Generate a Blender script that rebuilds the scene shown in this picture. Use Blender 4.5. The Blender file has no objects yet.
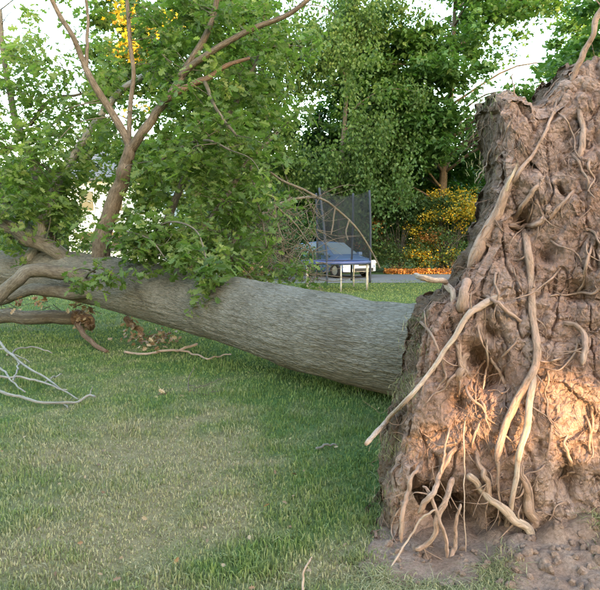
import bpy, math, random
import numpy as np
from mathutils import Vector
from mathutils.bvhtree import BVHTree

rng = np.random.default_rng(7)
random.seed(7)
R_ = math.radians
sc = bpy.context.scene
COL = sc.collection

# ------------------------------------------------------------------ camera
F_PX = 600.0
CAM_H = 1.6
PITCH = math.atan(55 / F_PX)
cam_d = bpy.data.cameras.new('camera')
cam = bpy.data.objects.new('camera', cam_d)
COL.objects.link(cam)
cam.location = (0, 0, CAM_H)
cam.rotation_euler = (math.pi / 2 - PITCH, 0, 0)
cam_d.sensor_fit = 'HORIZONTAL'
cam_d.sensor_width = 36
cam_d.lens = 36 * F_PX / 600
cam_d.clip_start = 0.05
cam_d.clip_end = 3000
sc.camera = cam

# ------------------------------------------------------------------ sky, sun, exposure
SUN_EL = R_(5.5)
SUN_AZ = R_(24.0)           # measured from straight behind the camera towards the right
TO_SUN = np.array([math.sin(SUN_AZ) * math.cos(SUN_EL), -math.cos(SUN_AZ) * math.cos(SUN_EL), math.sin(SUN_EL)])
w = bpy.data.worlds.new('World')
sc.world = w
w.use_nodes = True
wn = w.node_tree.nodes
wl = w.node_tree.links
sky = wn.new('ShaderNodeTexSky')
sky.sky_type = 'NISHITA'
sky.sun_disc = False
sky.sun_elevation = SUN_EL
sky.sun_rotation = math.pi - SUN_AZ
sky.air_density = 1.0
sky.dust_density = 1.6
sky.ozone_density = 0.8
bg = wn['Background']
bg.inputs['Strength'].default_value = 0.15
wl.new(sky.outputs[0], bg.inputs['Color'])
sd = bpy.data.lights.new('sun', 'SUN')
sd.energy = 1.15
sd.angle = R_(0.5)
sd.color = (1.0, 0.60, 0.27)
sun = bpy.data.objects.new('sun', sd)
COL.objects.link(sun)
sun.rotation_euler = Vector(TO_SUN).to_track_quat('Z', 'Y').to_euler()
sc.view_settings.view_transform = 'Standard'
sc.view_settings.look = 'None'
sc.view_settings.gamma = 1.0
sc.view_settings.exposure = 4.15
sc.cycles.use_denoising = True
sc.cycles.max_bounces = 6
sc.cycles.diffuse_bounces = 3
sc.cycles.transmission_bounces = 4
sc.cycles.transparent_max_bounces = 8
sc.cycles.caustics_reflective = False
sc.cycles.caustics_refractive = False


# ------------------------------------------------------------------ pixel -> world direction
def ray(px, py):
    dx = (px - 300) / F_PX
    dy = (295 - py) / F_PX
    return np.array([dx, math.cos(PITCH) + dy * math.sin(PITCH), -math.sin(PITCH) + dy * math.cos(PITCH)])


def at(px, py, Y):
    d = ray(px, py)
    return d * (Y / d[1]) + np.array([0, 0, CAM_H])


def gnd(px, py, z=0.0):
    d = ray(px, py)
    return d * ((z - CAM_H) / d[2]) + np.array([0, 0, CAM_H])


def pm(px, Y):
    return px * Y / F_PX


# ------------------------------------------------------------------ noise
def _hash(ix, iy, iz, seed=0):
    n = (ix.astype(np.uint32) * np.uint32(73856093)) ^ (iy.astype(np.uint32) * np.uint32(19349663)) ^ (iz.astype(np.uint32) * np.uint32(83492791)) ^ np.uint32(seed * 7919 + 17)
    n ^= n >> np.uint32(15)
    n = n * np.uint32(0x2c1b3c6d)
    n ^= n >> np.uint32(12)
    n = n * np.uint32(0x297a2d39)
    n ^= n >> np.uint32(15)
    return n.astype(np.float64) / 4294967296.0


def vnoise(p, seed=0):
    i = np.floor(p).astype(np.int64)
    f = p - i
    u = f * f * (3 - 2 * f)
    out = 0
    for a in (0, 1):
        for b in (0, 1):
            for c in (0, 1):
                wgt = (u[:, 0] if a else 1 - u[:, 0]) * (u[:, 1] if b else 1 - u[:, 1]) * (u[:, 2] if c else 1 - u[:, 2])
                out = out + wgt * _hash(i[:, 0] + a, i[:, 1] + b, i[:, 2] + c, seed)
    return out


def fbm(p, oct=4, seed=0, gain=0.5):
    o = 0
    amp = 1
    tot = 0
    for k in range(oct):
        o = o + amp * vnoise(p * (2.03 ** k) + 11.3 * k, seed + k)
        tot += amp
        amp *= gain
    return o / tot


def fine_w(p):
    return np.stack([fbm(p * 9, 2, 64), fbm(p * 9, 2, 65), fbm(p * 9, 2, 66)], -1)


def worley(p, seed=0, cell=False):
    i = np.floor(p).astype(np.int64)
    f1 = np.full(len(p), 9.0)
    f2 = np.full(len(p), 9.0)
    cid = np.zeros(len(p))
    for a in (-1, 0, 1):
        for b in (-1, 0, 1):
            for c in (-1, 0, 1):
                x, y, z = i[:, 0] + a, i[:, 1] + b, i[:, 2] + c
                d = np.sqrt((x + _hash(x, y, z, seed) - p[:, 0]) ** 2 + (y + _hash(x, y, z, seed + 5) - p[:, 1]) ** 2 + (z + _hash(x, y, z, seed + 9) - p[:, 2]) ** 2)
                m = d < f1
                f2 = np.where(m, f1, np.minimum(f2, d))
                f1 = np.where(m, d, f1)
                if cell:
                    cid = np.where(m, _hash(x, y, z, seed + 13), cid)
    return (f1, f2, cid) if cell else (f1, f2)


# ------------------------------------------------------------------ materials
def mat(name, rough=0.9, spec=0.2):
    m = bpy.data.materials.new(name)
    m.use_nodes = True
    b = m.node_tree.nodes['Principled BSDF']
    b.inputs['Roughness'].default_value = rough
    b.inputs['Specular IOR Level'].default_value = spec
    return m, m.node_tree.nodes, m.node_tree.links, b


def ramp(n, stops):
    r = n.new('ShaderNodeValToRGB')
    e = r.color_ramp.elements
    while len(e) < len(stops):
        e.new(0.5)
    for k, (p, c) in enumerate(stops):
        e[k].position = p
        e[k].color = (*c, 1)
    return r


def noise_node(n, l, scale, detail=5, rough=0.6, vec=None):
    t = n.new('ShaderNodeTexNoise')
    t.inputs['Scale'].default_value = scale
    t.inputs['Detail'].default_value = detail
    t.inputs['Roughness'].default_value = rough
    if vec is not None:
        l.new(vec, t.inputs['Vector'])
    return t


def bump(n, l, b, hgt, strength, dist):
    k = n.new('ShaderNodeBump')
    k.inputs['Strength'].default_value = strength
    k.inputs['Distance'].default_value = dist
    l.new(hgt, k.inputs['Height'])
    l.new(k.outputs[0], b.inputs['Normal'])


def mix(n, l, fac, a, b, mode='MIX'):
    m = n.new('ShaderNodeMix')
    m.data_type = 'RGBA'
    m.blend_type = mode
    for s, v in ((m.inputs[0], fac), (m.inputs[6], a), (m.inputs[7], b)):
        if isinstance(v, (int, float)):
            s.default_value = v
        elif isinstance(v, tuple):
            s.default_value = (*v, 1)
        else:
            l.new(v, s)
    return m.outputs[2]


def solid(name, col, rough=0.6, spec=0.3, metal=0.0, var=0.12, scale=6.0):
    m, n, l, b = mat(name, rough, spec)
    b.inputs['Metallic'].default_value = metal
    tc = n.new('ShaderNodeTexCoord')
    t = noise_node(n, l, scale, 5, 0.6, tc.outputs['Object'])
    r = ramp(n, [(0.3, tuple(c * (1 - var) for c in col)), (0.7, tuple(min(1, c * (1 + var)) for c in col))])
    l.new(t.outputs[0], r.inputs[0])
    l.new(r.outputs[0], b.inputs['Base Color'])
    return m


def leaf_mat(name, stops, trans=0.35, tcol=(1.25, 1.35, 0.5)):
    m, n, l, b = mat(name, 0.5, 0.35)
    a = n.new('ShaderNodeAttribute')
    a.attribute_name = 'rnd'
    r = ramp(n, stops)
    l.new(a.outputs['Fac'], r.inputs[0])
    l.new(r.outputs[0], b.inputs['Base Color'])
    tr = n.new('ShaderNodeBsdfTranslucent')
    c = mix(n, l, 1.0, r.outputs[0], tcol, 'MULTIPLY')
    l.new(c, tr.inputs[0])
    ms = n.new('ShaderNodeMixShader')
    ms.inputs[0].default_value = trans
    l.new(b.outputs[0], ms.inputs[1])
    l.new(tr.outputs[0], ms.inputs[2])
    l.new(ms.outputs[0], n['Material Output'].inputs[0])
    return m


M = {}
M['leaf_oak'] = leaf_mat('leaf_oak', [(0.0, (0.06, 0.105, 0.03)), (0.5, (0.11, 0.175, 0.05)), (0.85, (0.165, 0.23, 0.07)), (1.0, (0.25, 0.29, 0.11))], 0.55)
M['leaf_maple'] = leaf_mat('leaf_maple', [(0.0, (0.04, 0.09, 0.025)), (0.6, (0.07, 0.15, 0.04)), (1.0, (0.12, 0.20, 0.055))], 0.45)
M['leaf_birch'] = leaf_mat('leaf_birch', [(0.0, (0.05, 0.10, 0.03)), (0.6, (0.095, 0.165, 0.05)), (1.0, (0.16, 0.23, 0.08))], 0.48)
M['leaf_dark'] = leaf_mat('leaf_dark', [(0.0, (0.025, 0.06, 0.02)), (0.7, (0.045, 0.10, 0.035)), (1.0, (0.085, 0.14, 0.05))], 0.35)
M['leaf_shrub'] = leaf_mat('leaf_shrub', [(0.0, (0.04, 0.085, 0.03)), (0.6, (0.08, 0.14, 0.045)), (1.0, (0.16, 0.20, 0.06))], 0.35)
M['leaf_painted_sun'] = leaf_mat('leaf_painted_sun', [(0.0, (0.14, 0.17, 0.03)), (0.35, (0.42, 0.33, 0.03)), (0.8, (0.62, 0.42, 0.03)), (1.0, (0.6, 0.24, 0.04))], 0.35, (1.1, 1.0, 0.5))  # yellow puts low sunlight into the leaf colour
M['leaf_painted_sun_orange'] = leaf_mat('leaf_painted_sun_orange', [(0.0, (0.22, 0.10, 0.04)), (0.5, (0.48, 0.20, 0.05)), (1.0, (0.55, 0.30, 0.08))], 0.25, (1.1, 0.9, 0.5))  # orange puts warm sunlight into the leaf colour
M['leaf_dry'] = leaf_mat('leaf_dry', [(0.0, (0.13, 0.075, 0.045)), (0.5, (0.24, 0.155, 0.09)), (1.0, (0.42, 0.33, 0.21))], 0.2, (1.1, 0.9, 0.6))


def make_soil():
    m, n, l, b = mat('soil', 0.95, 0.12)
    g = n.new('ShaderNodeNewGeometry')
    t1 = noise_node(n, l, 1.7, 6, 0.6, g.outputs['Position'])
    t2 = noise_node(n, l, 14, 8, 0.7, g.outputs['Position'])
    t3 = noise_node(n, l, 70, 5, 0.7, g.outputs['Position'])
    r1 = ramp(n, [(0.3, (0.40, 0.25, 0.20)), (0.5, (0.49, 0.345, 0.29)), (0.68, (0.54, 0.41, 0.36))])
    l.new(t1.outputs[0], r1.inputs[0])
    r2 = ramp(n, [(0.25, (0.62, 0.58, 0.55)), (0.5, (0.97, 0.97, 0.97)), (0.75, (1.15, 1.14, 1.13))])
    l.new(t2.outputs[0], r2.inputs[0])
    c = mix(n, l, 1.0, r1.outputs[0], r2.outputs[0], 'MULTIPLY')
    r3 = ramp(n, [(0.3, (0.82, 0.80, 0.78)), (0.7, (1.12, 1.12, 1.12))])
    l.new(t3.outputs[0], r3.inputs[0])
    c = mix(n, l, 0.8, c, r3.outputs[0], 'MULTIPLY')
    ra = n.new('ShaderNodeAttribute')
    ra.attribute_name = 'rim'
    rt = ramp(n, [(0.3, (0.11, 0.08, 0.058)), (0.7, (0.22, 0.16, 0.12))])
    l.new(t2.outputs[0], rt.inputs[0])
    c = mix(n, l, ra.outputs['Fac'], c, rt.outputs[0])
    l.new(c, b.inputs['Base Color'])
    v = n.new('ShaderNodeTexVoronoi')
    v.inputs['Scale'].default_value = 38
    l.new(g.outputs['Position'], v.inputs['Vector'])
    ad = n.new('ShaderNodeMath')
    ad.operation = 'ADD'
    l.new(t3.outputs[0], ad.inputs[0])
    l.new(t2.outputs[0], ad.inputs[1])
    sb = n.new('ShaderNodeMath')
    sb.operation = 'SUBTRACT'
    l.new(ad.outputs[0], sb.inputs[0])
    l.new(v.outputs['Distance'], sb.inputs[1])
    bump(n, l, b, sb.outputs[0], 1.0, 0.03)
    return m


def make_bark(name, lo, mid, hi, su=26.0, sv=5.0, strength=0.8, dist=0.02, dirt=None):
    """uv.x runs round the limb in metres, uv.y along it"""
    m, n, l, b = mat(name, 0.92, 0.15)
    uv = n.new('ShaderNodeUVMap')
    mp = n.new('ShaderNodeMapping')
    mp.inputs['Scale'].default_value = (su, sv, 1)
    l.new(uv.outputs[0], mp.inputs[0])
    t1 = noise_node(n, l, 1.0, 7, 0.65, mp.outputs[0])
    v = n.new('ShaderNodeTexVoronoi')
    v.feature = 'DISTANCE_TO_EDGE'
    v.inputs['Scale'].default_value = 1.0
    wob = n.new('ShaderNodeVectorMath')
    wob.operation = 'MULTIPLY_ADD'
    l.new(t1.outputs['Color'], wob.inputs[0])
    wob.inputs[1].default_value = (1.1, 1.1, 1.1)
    l.new(mp.outputs[0], wob.inputs[2])
    l.new(wob.outputs[0], v.inputs['Vector'])
    t2 = noise_node(n, l, 2.2, 4, 0.5, uv.outputs[0])
    t3 = noise_node(n, l, 60, 4, 0.6, uv.outputs[0])
    r = ramp(n, [(0.28, lo), (0.5, mid), (0.72, hi)])
    l.new(t1.outputs[0], r.inputs[0])
    r2 = ramp(n, [(0.3, (0.74, 0.71, 0.65)), (0.5, (0.98, 0.97, 0.93)), (0.7, (1.16, 1.16, 1.14))])
    l.new(t2.outputs[0], r2.inputs[0])
    c = mix(n, l, 1.0, r.outputs[0], r2.outputs[0], 'MULTIPLY')
    rv = ramp(n, [(0.0, (0.62, 0.6, 0.57)), (0.10, (1, 1, 1))])
    l.new(v.outputs[0], rv.inputs[0])
    c = mix(n, l, 0.85, c, rv.outputs[0], 'MULTIPLY')
    if dirt:
        g = n.new('ShaderNodeNewGeometry')
        td_ = noise_node(n, l, 16, 6, 0.7, g.outputs['Position'])
        rd = ramp(n, [(0.44, (0, 0, 0)), (0.60, (0.9, 0.9, 0.9))])
        l.new(td_.outputs[0], rd.inputs[0])
        c = mix(n, l, rd.outputs[0], c, dirt)
    l.new(c, b.inputs['Base Color'])
    mn = n.new('ShaderNodeMath')
    mn.operation = 'MINIMUM'
    l.new(v.outputs[0], mn.inputs[0])
    mn.inputs[1].default_value = 0.25
    ad = n.new('ShaderNodeMath')
    ad.operation = 'MULTIPLY_ADD'
    l.new(mn.outputs[0], ad.inputs[0])
    ad.inputs[1].default_value = 2.0
    l.new(t1.outputs[0], ad.inputs[2])
    a2 = n.new('ShaderNodeMath')
    a2.operation = 'MULTIPLY_ADD'
    l.new(t3.outputs[0], a2.inputs[0])
    a2.inputs[1].default_value = 0.3
    l.new(ad.outputs[0], a2.inputs[2])
    bump(n, l, b, a2.outputs[0], strength, dist)
    return m


def make_grass_ground():
    m, n, l, b = mat('turf', 0.95, 0.1)
    a = n.new('ShaderNodeAttribute')
    a.attribute_name = 'dry'
    g = n.new('ShaderNodeNewGeometry')
    t = noise_node(n, l, 9, 7, 0.65, g.outputs['Position'])
    t2 = noise_node(n, l, 90, 4, 0.7, g.outputs['Position'])
    gr = ramp(n, [(0.3, (0.045, 0.085, 0.025)), (0.7, (0.095, 0.16, 0.045))])
    l.new(t.outputs[0], gr.inputs[0])
    dr = ramp(n, [(0.3, (0.16, 0.125, 0.07)), (0.7, (0.30, 0.245, 0.14))])
    l.new(t.outputs[0], dr.inputs[0])
    c = mix(n, l, a.outputs['Fac'], gr.outputs[0], dr.outputs[0])
    r3 = ramp(n, [(0.3, (0.6, 0.6, 0.6)), (0.7, (1.2, 1.2, 1.2))])
    l.new(t2.outputs[0], r3.inputs[0])
    c = mix(n, l, 1.0, c, r3.outputs[0], 'MULTIPLY')
    l.new(c, b.inputs['Base Color'])
    bump(n, l, b, t2.outputs[0], 0.7, 0.02)
    return m


def make_blade():
    m, n, l, b = mat('grass_blade', 0.6, 0.25)
    a = n.new('ShaderNodeAttribute')
    a.attribute_name = 'rnd'
    d = n.new('ShaderNodeAttribute')
    d.attribute_name = 'dry'
    g1 = ramp(n, [(0.0, (0.07, 0.12, 0.032)), (0.5, (0.13, 0.205, 0.055)), (1.0, (0.23, 0.30, 0.088))])
    g2 = ramp(n, [(0.0, (0.15, 0.17, 0.07)), (0.5, (0.31, 0.29, 0.16)), (1.0, (0.48, 0.43, 0.28))])
    l.new(a.outputs['Fac'], g1.inputs[0])
    l.new(a.outputs['Fac'], g2.inputs[0])
    c = mix(n, l, d.outputs['Fac'], g1.outputs[0], g2.outputs[0])
    l.new(c, b.inputs['Base Color'])
    tr = n.new('ShaderNodeBsdfTranslucent')
    l.new(c, tr.inputs[0])
    ms = n.new('ShaderNodeMixShader')
    ms.inputs[0].default_value = 0.3
    l.new(b.outputs[0], ms.inputs[1])
    l.new(tr.outputs[0], ms.inputs[2])
    l.new(ms.outputs[0], n['Material Output'].inputs[0])
    return m


M['soil'] = make_soil()
M['bark_trunk'] = make_bark('bark_trunk', (0.125, 0.115, 0.098), (0.215, 0.20, 0.172), (0.295, 0.28, 0.245), 58, 10, 0.9, 0.025)
M['bark_limb'] = make_bark('bark_limb', (0.085, 0.073, 0.06), (0.145, 0.128, 0.106), (0.21, 0.19, 0.16), 40, 10, 0.7, 0.01)
M['bark_warm'] = make_bark('bark_warm', (0.085, 0.068, 0.052), (0.15, 0.12, 0.095), (0.22, 0.18, 0.145), 40, 10, 0.7, 0.01)
M['bark_dead'] = make_bark('bark_dead', (0.15, 0.145, 0.135), (0.26, 0.25, 0.235), (0.36, 0.35, 0.33), 50, 8, 0.6, 0.006)
M['root'] = make_bark('root_skin', (0.22, 0.15, 0.118), (0.33, 0.235, 0.19), (0.43, 0.325, 0.27), 45, 14, 0.9, 0.008, (0.37, 0.25, 0.20))
M['root_pale'] = make_bark('root_pale', (0.29, 0.215, 0.175), (0.41, 0.325, 0.27), (0.50, 0.42, 0.36), 45, 12, 0.8, 0.006, (0.38, 0.275, 0.225))
M['wood_split'] = make_bark('wood_split', (0.36, 0.26, 0.18), (0.48, 0.37, 0.27), (0.58, 0.47, 0.36), 90, 4, 0.6, 0.006)
M['wood_red'] = make_bark('wood_red', (0.11, 0.07, 0.05), (0.20, 0.13, 0.095), (0.30, 0.21, 0.155), 60, 6, 0.8, 0.01)
M['turf'] = make_grass_ground()
M['blade'] = make_blade()
M['asphalt'] = solid('asphalt', (0.17, 0.17, 0.175), 0.9, 0.2, 0, 0.15, 9)


# ------------------------------------------------------------------ object helpers
def mesh_obj(name, verts, faces, m, parent=None, attrs=None, uv=None, smooth=True, corner_uv=True):
    """faces: (F,k) integer array"""
    me = bpy.data.meshes.new(name)
    verts = np.asarray(verts, np.float32)
    if isinstance(faces, list):
        me.from_pydata([tuple(v) for v in verts.tolist()], [], faces)
    else:
        faces = np.asarray(faces, np.int32)
        nf, k = faces.shape
        me.vertices.add(len(verts))
        me.vertices.foreach_set('co', verts.ravel())
        me.loops.add(nf * k)
        me.loops.foreach_set('vertex_index', faces.ravel())
        me.polygons.add(nf)
        me.polygons.foreach_set('loop_start', np.arange(0, nf * k, k, dtype=np.int32))
    me.update(calc_edges=True)
    me.polygons.foreach_set('use_smooth', np.full(len(me.polygons), smooth, bool))
    if attrs:
        for an, (dom, val) in attrs.items():
            at_ = me.attributes.new(an, 'FLOAT', dom)
            at_.data.foreach_set('value', np.asarray(val, np.float32))
    if uv is not None:
        ul = me.uv_layers.new(name='UVMap')
        li = np.empty(len(me.loops), np.int32)
        me.loops.foreach_get('vertex_index', li)
        ul.data.foreach_set('uv', np.asarray(uv, np.float32)[li].ravel())
    me.materials.append(m)
    o = bpy.data.objects.new(name, me)
    COL.objects.link(o)
    if parent is not None:
        o.parent = parent
        o.matrix_parent_inverse = parent.matrix_basis.inverted() if parent.parent is None else (parent.parent.matrix_basis @ parent.matrix_parent_inverse @ parent.matrix_basis).inverted()
    return o


def thing(name, label, cat, loc=(0, 0, 0), group=None):
    o = bpy.data.objects.new(name, None)
    COL.objects.link(o)
    o.location = loc
    o.empty_display_size = 0.2
    tag(o, label, cat, group)
    return o


def tag(o, label, cat, group=None):
    o['label'] = label
    o['category'] = cat
    if group:
        o['group'] = group
    return o


def smooth_path(pts, n_per=6):
    """Catmull-Rom through rows of any width"""
    P = np.asarray(pts, float)
    if len(P) < 3:
        t = np.linspace(0, 1, n_per + 1)[:, None]
        return P[0] * (1 - t) + P[-1] * t
    Q = np.vstack([2 * P[0] - P[1], P, 2 * P[-1] - P[-2]])
    out = []
    for i in range(len(P) - 1):
        p0, p1, p2, p3 = Q[i:i + 4]
        for t in np.linspace(0, 1, n_per, endpoint=False):
            out.append(0.5 * (2 * p1 + (p2 - p0) * t + (2 * p0 - 5 * p1 + 4 * p2 - p3) * t * t + (3 * p1 - p0 - 3 * p2 + p3) * t ** 3))
    out.append(P[-1])
    return np.array(out)


def tube_data(path, rad, sides=10, amp=0.0, freq=6.0, seed=0, squash=1.0):
    P = np.asarray(path, float)
    n = len(P)
    rad = np.broadcast_to(np.asarray(rad, float), (n,))
    T = np.gradient(P, axis=0)
    T /= np.linalg.norm(T, axis=1)[:, None] + 1e-9
    ref = np.array([0, 0, 1.0]) if abs(T[0][2]) < 0.9 else np.array([1.0, 0, 0])
    N = np.cross(T[0], ref)
    N /= np.linalg.norm(N)
    NN = [N]
    for i in range(1, n):
        N = NN[-1] - T[i] * np.dot(NN[-1], T[i])
        N /= np.linalg.norm(N) + 1e-9
        NN.append(N)
    NN = np.array(NN)
    BB = np.cross(T, NN)
    ln = np.concatenate([[0], np.cumsum(np.linalg.norm(np.diff(P, axis=0), axis=1))])
    th = np.linspace(0, 2 * np.pi, sides, endpoint=False)
    rr = np.repeat(rad[:, None], sides, 1)
    base = P[:, None, :] + NN[:, None, :] * np.cos(th)[None, :, None] * rr[..., None] + BB[:, None, :] * np.sin(th)[None, :, None] * rr[..., None] * squash
    if amp > 0:
        q = base.reshape(-1, 3)
        d = (fbm(q * freq, 3, seed) - 0.5).reshape(n, sides) * 2 * amp
        base = P[:, None, :] + (base - P[:, None, :]) * (1 + d)[..., None]
    V = base.reshape(-1, 3)
    uvm = np.stack([np.repeat((th * max(rad.mean(), 0.004))[None], n, 0), np.repeat(ln[:, None], sides, 1)], -1).reshape(-1, 2)
    i = np.arange(n - 1)[:, None] * sides
    j = np.arange(sides)[None]
    j2 = (j + 1) % sides
    Fq = np.stack([i + j, i + j2, i + sides + j2, i + sides + j], -1).reshape(-1, 4)
    # caps: centre points, degenerate-free triangles written as quads are avoided by collapsing to a cap vertex ring
    c0 = len(V)
    V = np.vstack([V, P[0], P[-1]])
    uvm = np.vstack([uvm, uvm[0], uvm[-3]])
    jj = np.arange(sides)
    T0 = np.stack([np.full(sides, c0), (jj + 1) % sides, jj], -1)
    b_ = (n - 1) * sides
    T1 = np.stack([np.full(sides, c0 + 1), b_ + jj, b_ + (jj + 1) % sides], -1)
    return V, Fq, np.vstack([T0, T1]), uvm


def join(datas):
    V, Q, T, U = [], [], [], []
    o = 0
    for v, q, t, u in datas:
        V.append(v)
        Q.append(q + o)
        T.append(t + o)
        U.append(u)
        o += len(v)
    return np.vstack(V), np.vstack(Q), np.vstack(T), np.vstack(U)


def tri_all(q, t):
    return np.vstack([q[:, [0, 1, 2]], q[:, [0, 2, 3]], t])


def tube_obj(name, path, rad, m, parent=None, sides=10, amp=0.06, freq=7.0, seed=0, squash=1.0):
    v, q, t, u = tube_data(path, rad, sides, amp, freq, seed, squash)
    return mesh_obj(name, v, tri_all(q, t), m, parent, uv=u)


def join_obj(name, datas, m, parent=None):
    v, q, t, u = join(datas)
    return mesh_obj(name, v, tri_all(q, t), m, parent, uv=u)


def box_data(c, s, rz=0.0):
    x, y, z = np.array(s) / 2
    v = np.array([[sx * x, sy * y, sz * z] for sz in (-1, 1) for sx, sy in ((-1, -1), (1, -1), (1, 1), (-1, 1))])
    cr, sr = math.cos(rz), math.sin(rz)
    v = np.stack([v[:, 0] * cr - v[:, 1] * sr, v[:, 0] * sr + v[:, 1] * cr, v[:, 2]], -1) + np.array(c)
    q = np.array([[0, 3, 2, 1], [4, 5, 6, 7], [0, 1, 5, 4], [1, 2, 6, 5], [2, 3, 7, 6], [3, 0, 4, 7]])
    return v, q, np.zeros((0, 3), int), v[:, :2].copy()


def box_obj(name, c, s, m, parent=None, rz=0.0):
    v, q, t, u = box_data(c, s, rz)
    return mesh_obj(name, v, q, m, parent, smooth=False)


# leaf templates: local x across, y along the midrib, z the blade normal
def oak_template():
    half = [(0.02, 0.0), (0.03, 0.13), (0.13, 0.20), (0.27, 0.24), (0.12, 0.36), (0.20, 0.44), (0.40, 0.56), (0.18, 0.60), (0.15, 0.72), (0.26, 0.84), (0.10, 0.86), (0.0, 1.02)]
    ctr = [0.0, 0.13, 0.20, 0.28, 0.36, 0.44, 0.52, 0.60, 0.72, 0.79, 0.86, 1.02]
    V = []
    for (x, y), cy in zip(half, ctr):
        V.append((0, cy, -0.10 * cy * cy))
    for sgn in (1, -1):
        for x, y in half[:-1]:
            V.append((sgn * x, y, 0.22 * x - 0.10 * y * y))
    n = len(half)
    Fc = []
    for k in range(n - 1):
        a, b = k, k + 1
        r0 = n + k
        r1 = n + k + 1 if k + 1 < n - 1 else n - 1
        l0 = n + (n - 1) + k
        l1 = n + (n - 1) + k + 1 if k + 1 < n - 1 else n - 1
        if r1 == b:
            Fc += [(a, r0, b), (a, b, l0)]
        else:
            Fc += [(a, r0, r1), (a, r1, b), (a, l1, l0), (a, b, l1)]
    return np.array(V, float), np.array(Fc)


def oak_lite_template():
    half = [(0.0, 0.0), (0.09, 0.19), (0.28, 0.25), (0.11, 0.38), (0.40, 0.58), (0.15, 0.66), (0.25, 0.86), (0.0, 1.02)]
    V = [(x, y, 0.22 * x - 0.10 * y * y) for x, y in half] + [(-x, y, 0.22 * x - 0.10 * y * y) for x, y in half[1:-1]]
    return np.array(V, float), np.array([(0, 1, 2, 3, 4, 5, 6, 7), (7, 13, 12, 11, 10, 9, 8, 0)])


def diamond_template(wd=0.36):
    V = np.array([(0, 0, 0), (wd, 0.42, 0.05), (0, 1.0, -0.12), (-wd, 0.42, 0.05)], float)
    return V, np.array([(0, 1, 2), (0, 2, 3)])


def maple_template():
    V = np.array([(0, 0, 0), (0.30, 0.12, 0.03), (0.55, 0.42, 0.06), (0.22, 0.50, 0.02), (0, 1.0, -0.12), (-0.22, 0.50, 0.02), (-0.55, 0.42, 0.06), (-0.30, 0.12, 0.03)], float)
    return V, np.array([(0, 1, 3), (1, 2, 3), (0, 3, 4), (0, 4, 5), (5, 6, 7), (0, 5, 7)])


def scatter_leaves(tmpl, pos, size, droop=0.35, updirness=0.9, r=None, dirs=None):
    r = r or rng
    V0, F0 = tmpl
    n = len(pos)
    a = r.uniform(0, 2 * np.pi, n)
    d = np.stack([np.cos(a), np.sin(a), -droop + r.normal(0, 0.45, n)], -1)
    if dirs is not None:
        d = d * 0.8 + dirs
    d /= np.linalg.norm(d, axis=1)[:, None]
    nrm = r.normal(0, 0.55, (n, 3)) + np.array([0, 0, updirness])
    x = np.cross(d, nrm)
    x /= np.linalg.norm(x, axis=1)[:, None] + 1e-9
    z = np.cross(x, d)
    S = size[:, None, None]
    V = pos[:, None, :] + S * (V0[None, :, 0:1] * x[:, None, :] + V0[None, :, 1:2] * d[:, None, :] + V0[None, :, 2:3] * z[:, None, :])
    Fc = F0[None] + (np.arange(n) * len(V0))[:, None, None]
    return V.reshape(-1, 3), Fc.reshape(-1, F0.shape[1])


def leaf_obj(name, tmpl, pos, size, m, parent=None, rnd=None, **kw):
    v, f = scatter_leaves(tmpl, pos, size, **kw)
    n = len(pos)
    if rnd is None:
        rnd = rng.uniform(0, 1, n)
    o = mesh_obj(name, v, f, m, parent, attrs={'rnd': ('FACE', np.repeat(rnd, len(tmpl[1])))}, smooth=False)
    o['kind'] = 'stuff'
    return o


OAK, OAK_LITE, MAPLE, DIA = oak_template(), oak_lite_template(), maple_template(), diamond_template()

# ------------------------------------------------------------------ the lawn
DRY_SPOTS = [(gnd(150, 470), 0.9, 1.0), (gnd(120, 545), 0.9, 1.1), (gnd(210, 520), 0.55, 0.55), (gnd(190, 430), 0.8, 0.8), (gnd(20, 560), 0.5, 0.7), (gnd(240, 470), 0.4, 0.5),
             (gnd(395, 570), 0.35, 0.9), (gnd(345, 560), 0.3, 0.6), (gnd(120, 425), 0.7, 0.6), (gnd(310, 590), 0.3, 0.5)]


def dryness(x, y):
    p = np.stack([x, y, np.zeros_like(x)], -1)
    n1 = fbm(p * 0.9 + 3.1, 4, 31)
    n2 = fbm(p * 5.0 + 8.1, 3, 41)
    n3 = fbm(p * 2.1 + 5.7, 3, 45)
    base = 0.03 + np.clip((n1 - 0.5) * 1.4, -0.2, 0.4)
    for c, r, a in DRY_SPOTS:
        base = base + 0.56 * a * (0.35 + 1.3 * n3) * np.exp(-((x - c[0]) ** 2 + (y - c[1]) ** 2) / (r * r))
    base = base + (n2 - 0.5) * 1.3
    near = np.clip((16 - y) / 8, 0, 1)
    return np.clip(base * near + 0.1 * (1 - near), 0, 0.92)


def ground_z(x, y):
    p = np.stack([x, y, np.zeros_like(x)], -1)
    fade = np.exp(-((np.hypot(x, y) / 18.0) ** 2))
    return (fbm(p * 0.7, 3, 51) - 0.5) * 0.10 * fade + (fbm(p * 3.0, 2, 55) - 0.5) * 0.035 * fade


def axis_pts(lim, fine, n):
    t = np.linspace(-1, 1, n)
    k = 5.5
    return lim * np.sinh(k * t) / np.sinh(k)


gx = axis_pts(600, 0, 321)
gy = axis_pts(600, 0, 321) + 4.0
GX, GY = np.meshgrid(gx, gy)
lx, ly = GX.ravel(), GY.ravel()
lv = np.stack([lx, ly, ground_z(lx, ly)], -1)
nx, ny = len(gx), len(gy)
ii = (np.arange(ny - 1)[:, None] * nx + np.arange(nx - 1)[None]).ravel()
lawn = mesh_obj('lawn', lv, np.stack([ii, ii + 1, ii + nx + 1, ii + nx], -1), M['turf'], attrs={'dry': ('POINT', dryness(lx, ly))})
lawn['kind'] = 'structure'

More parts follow.
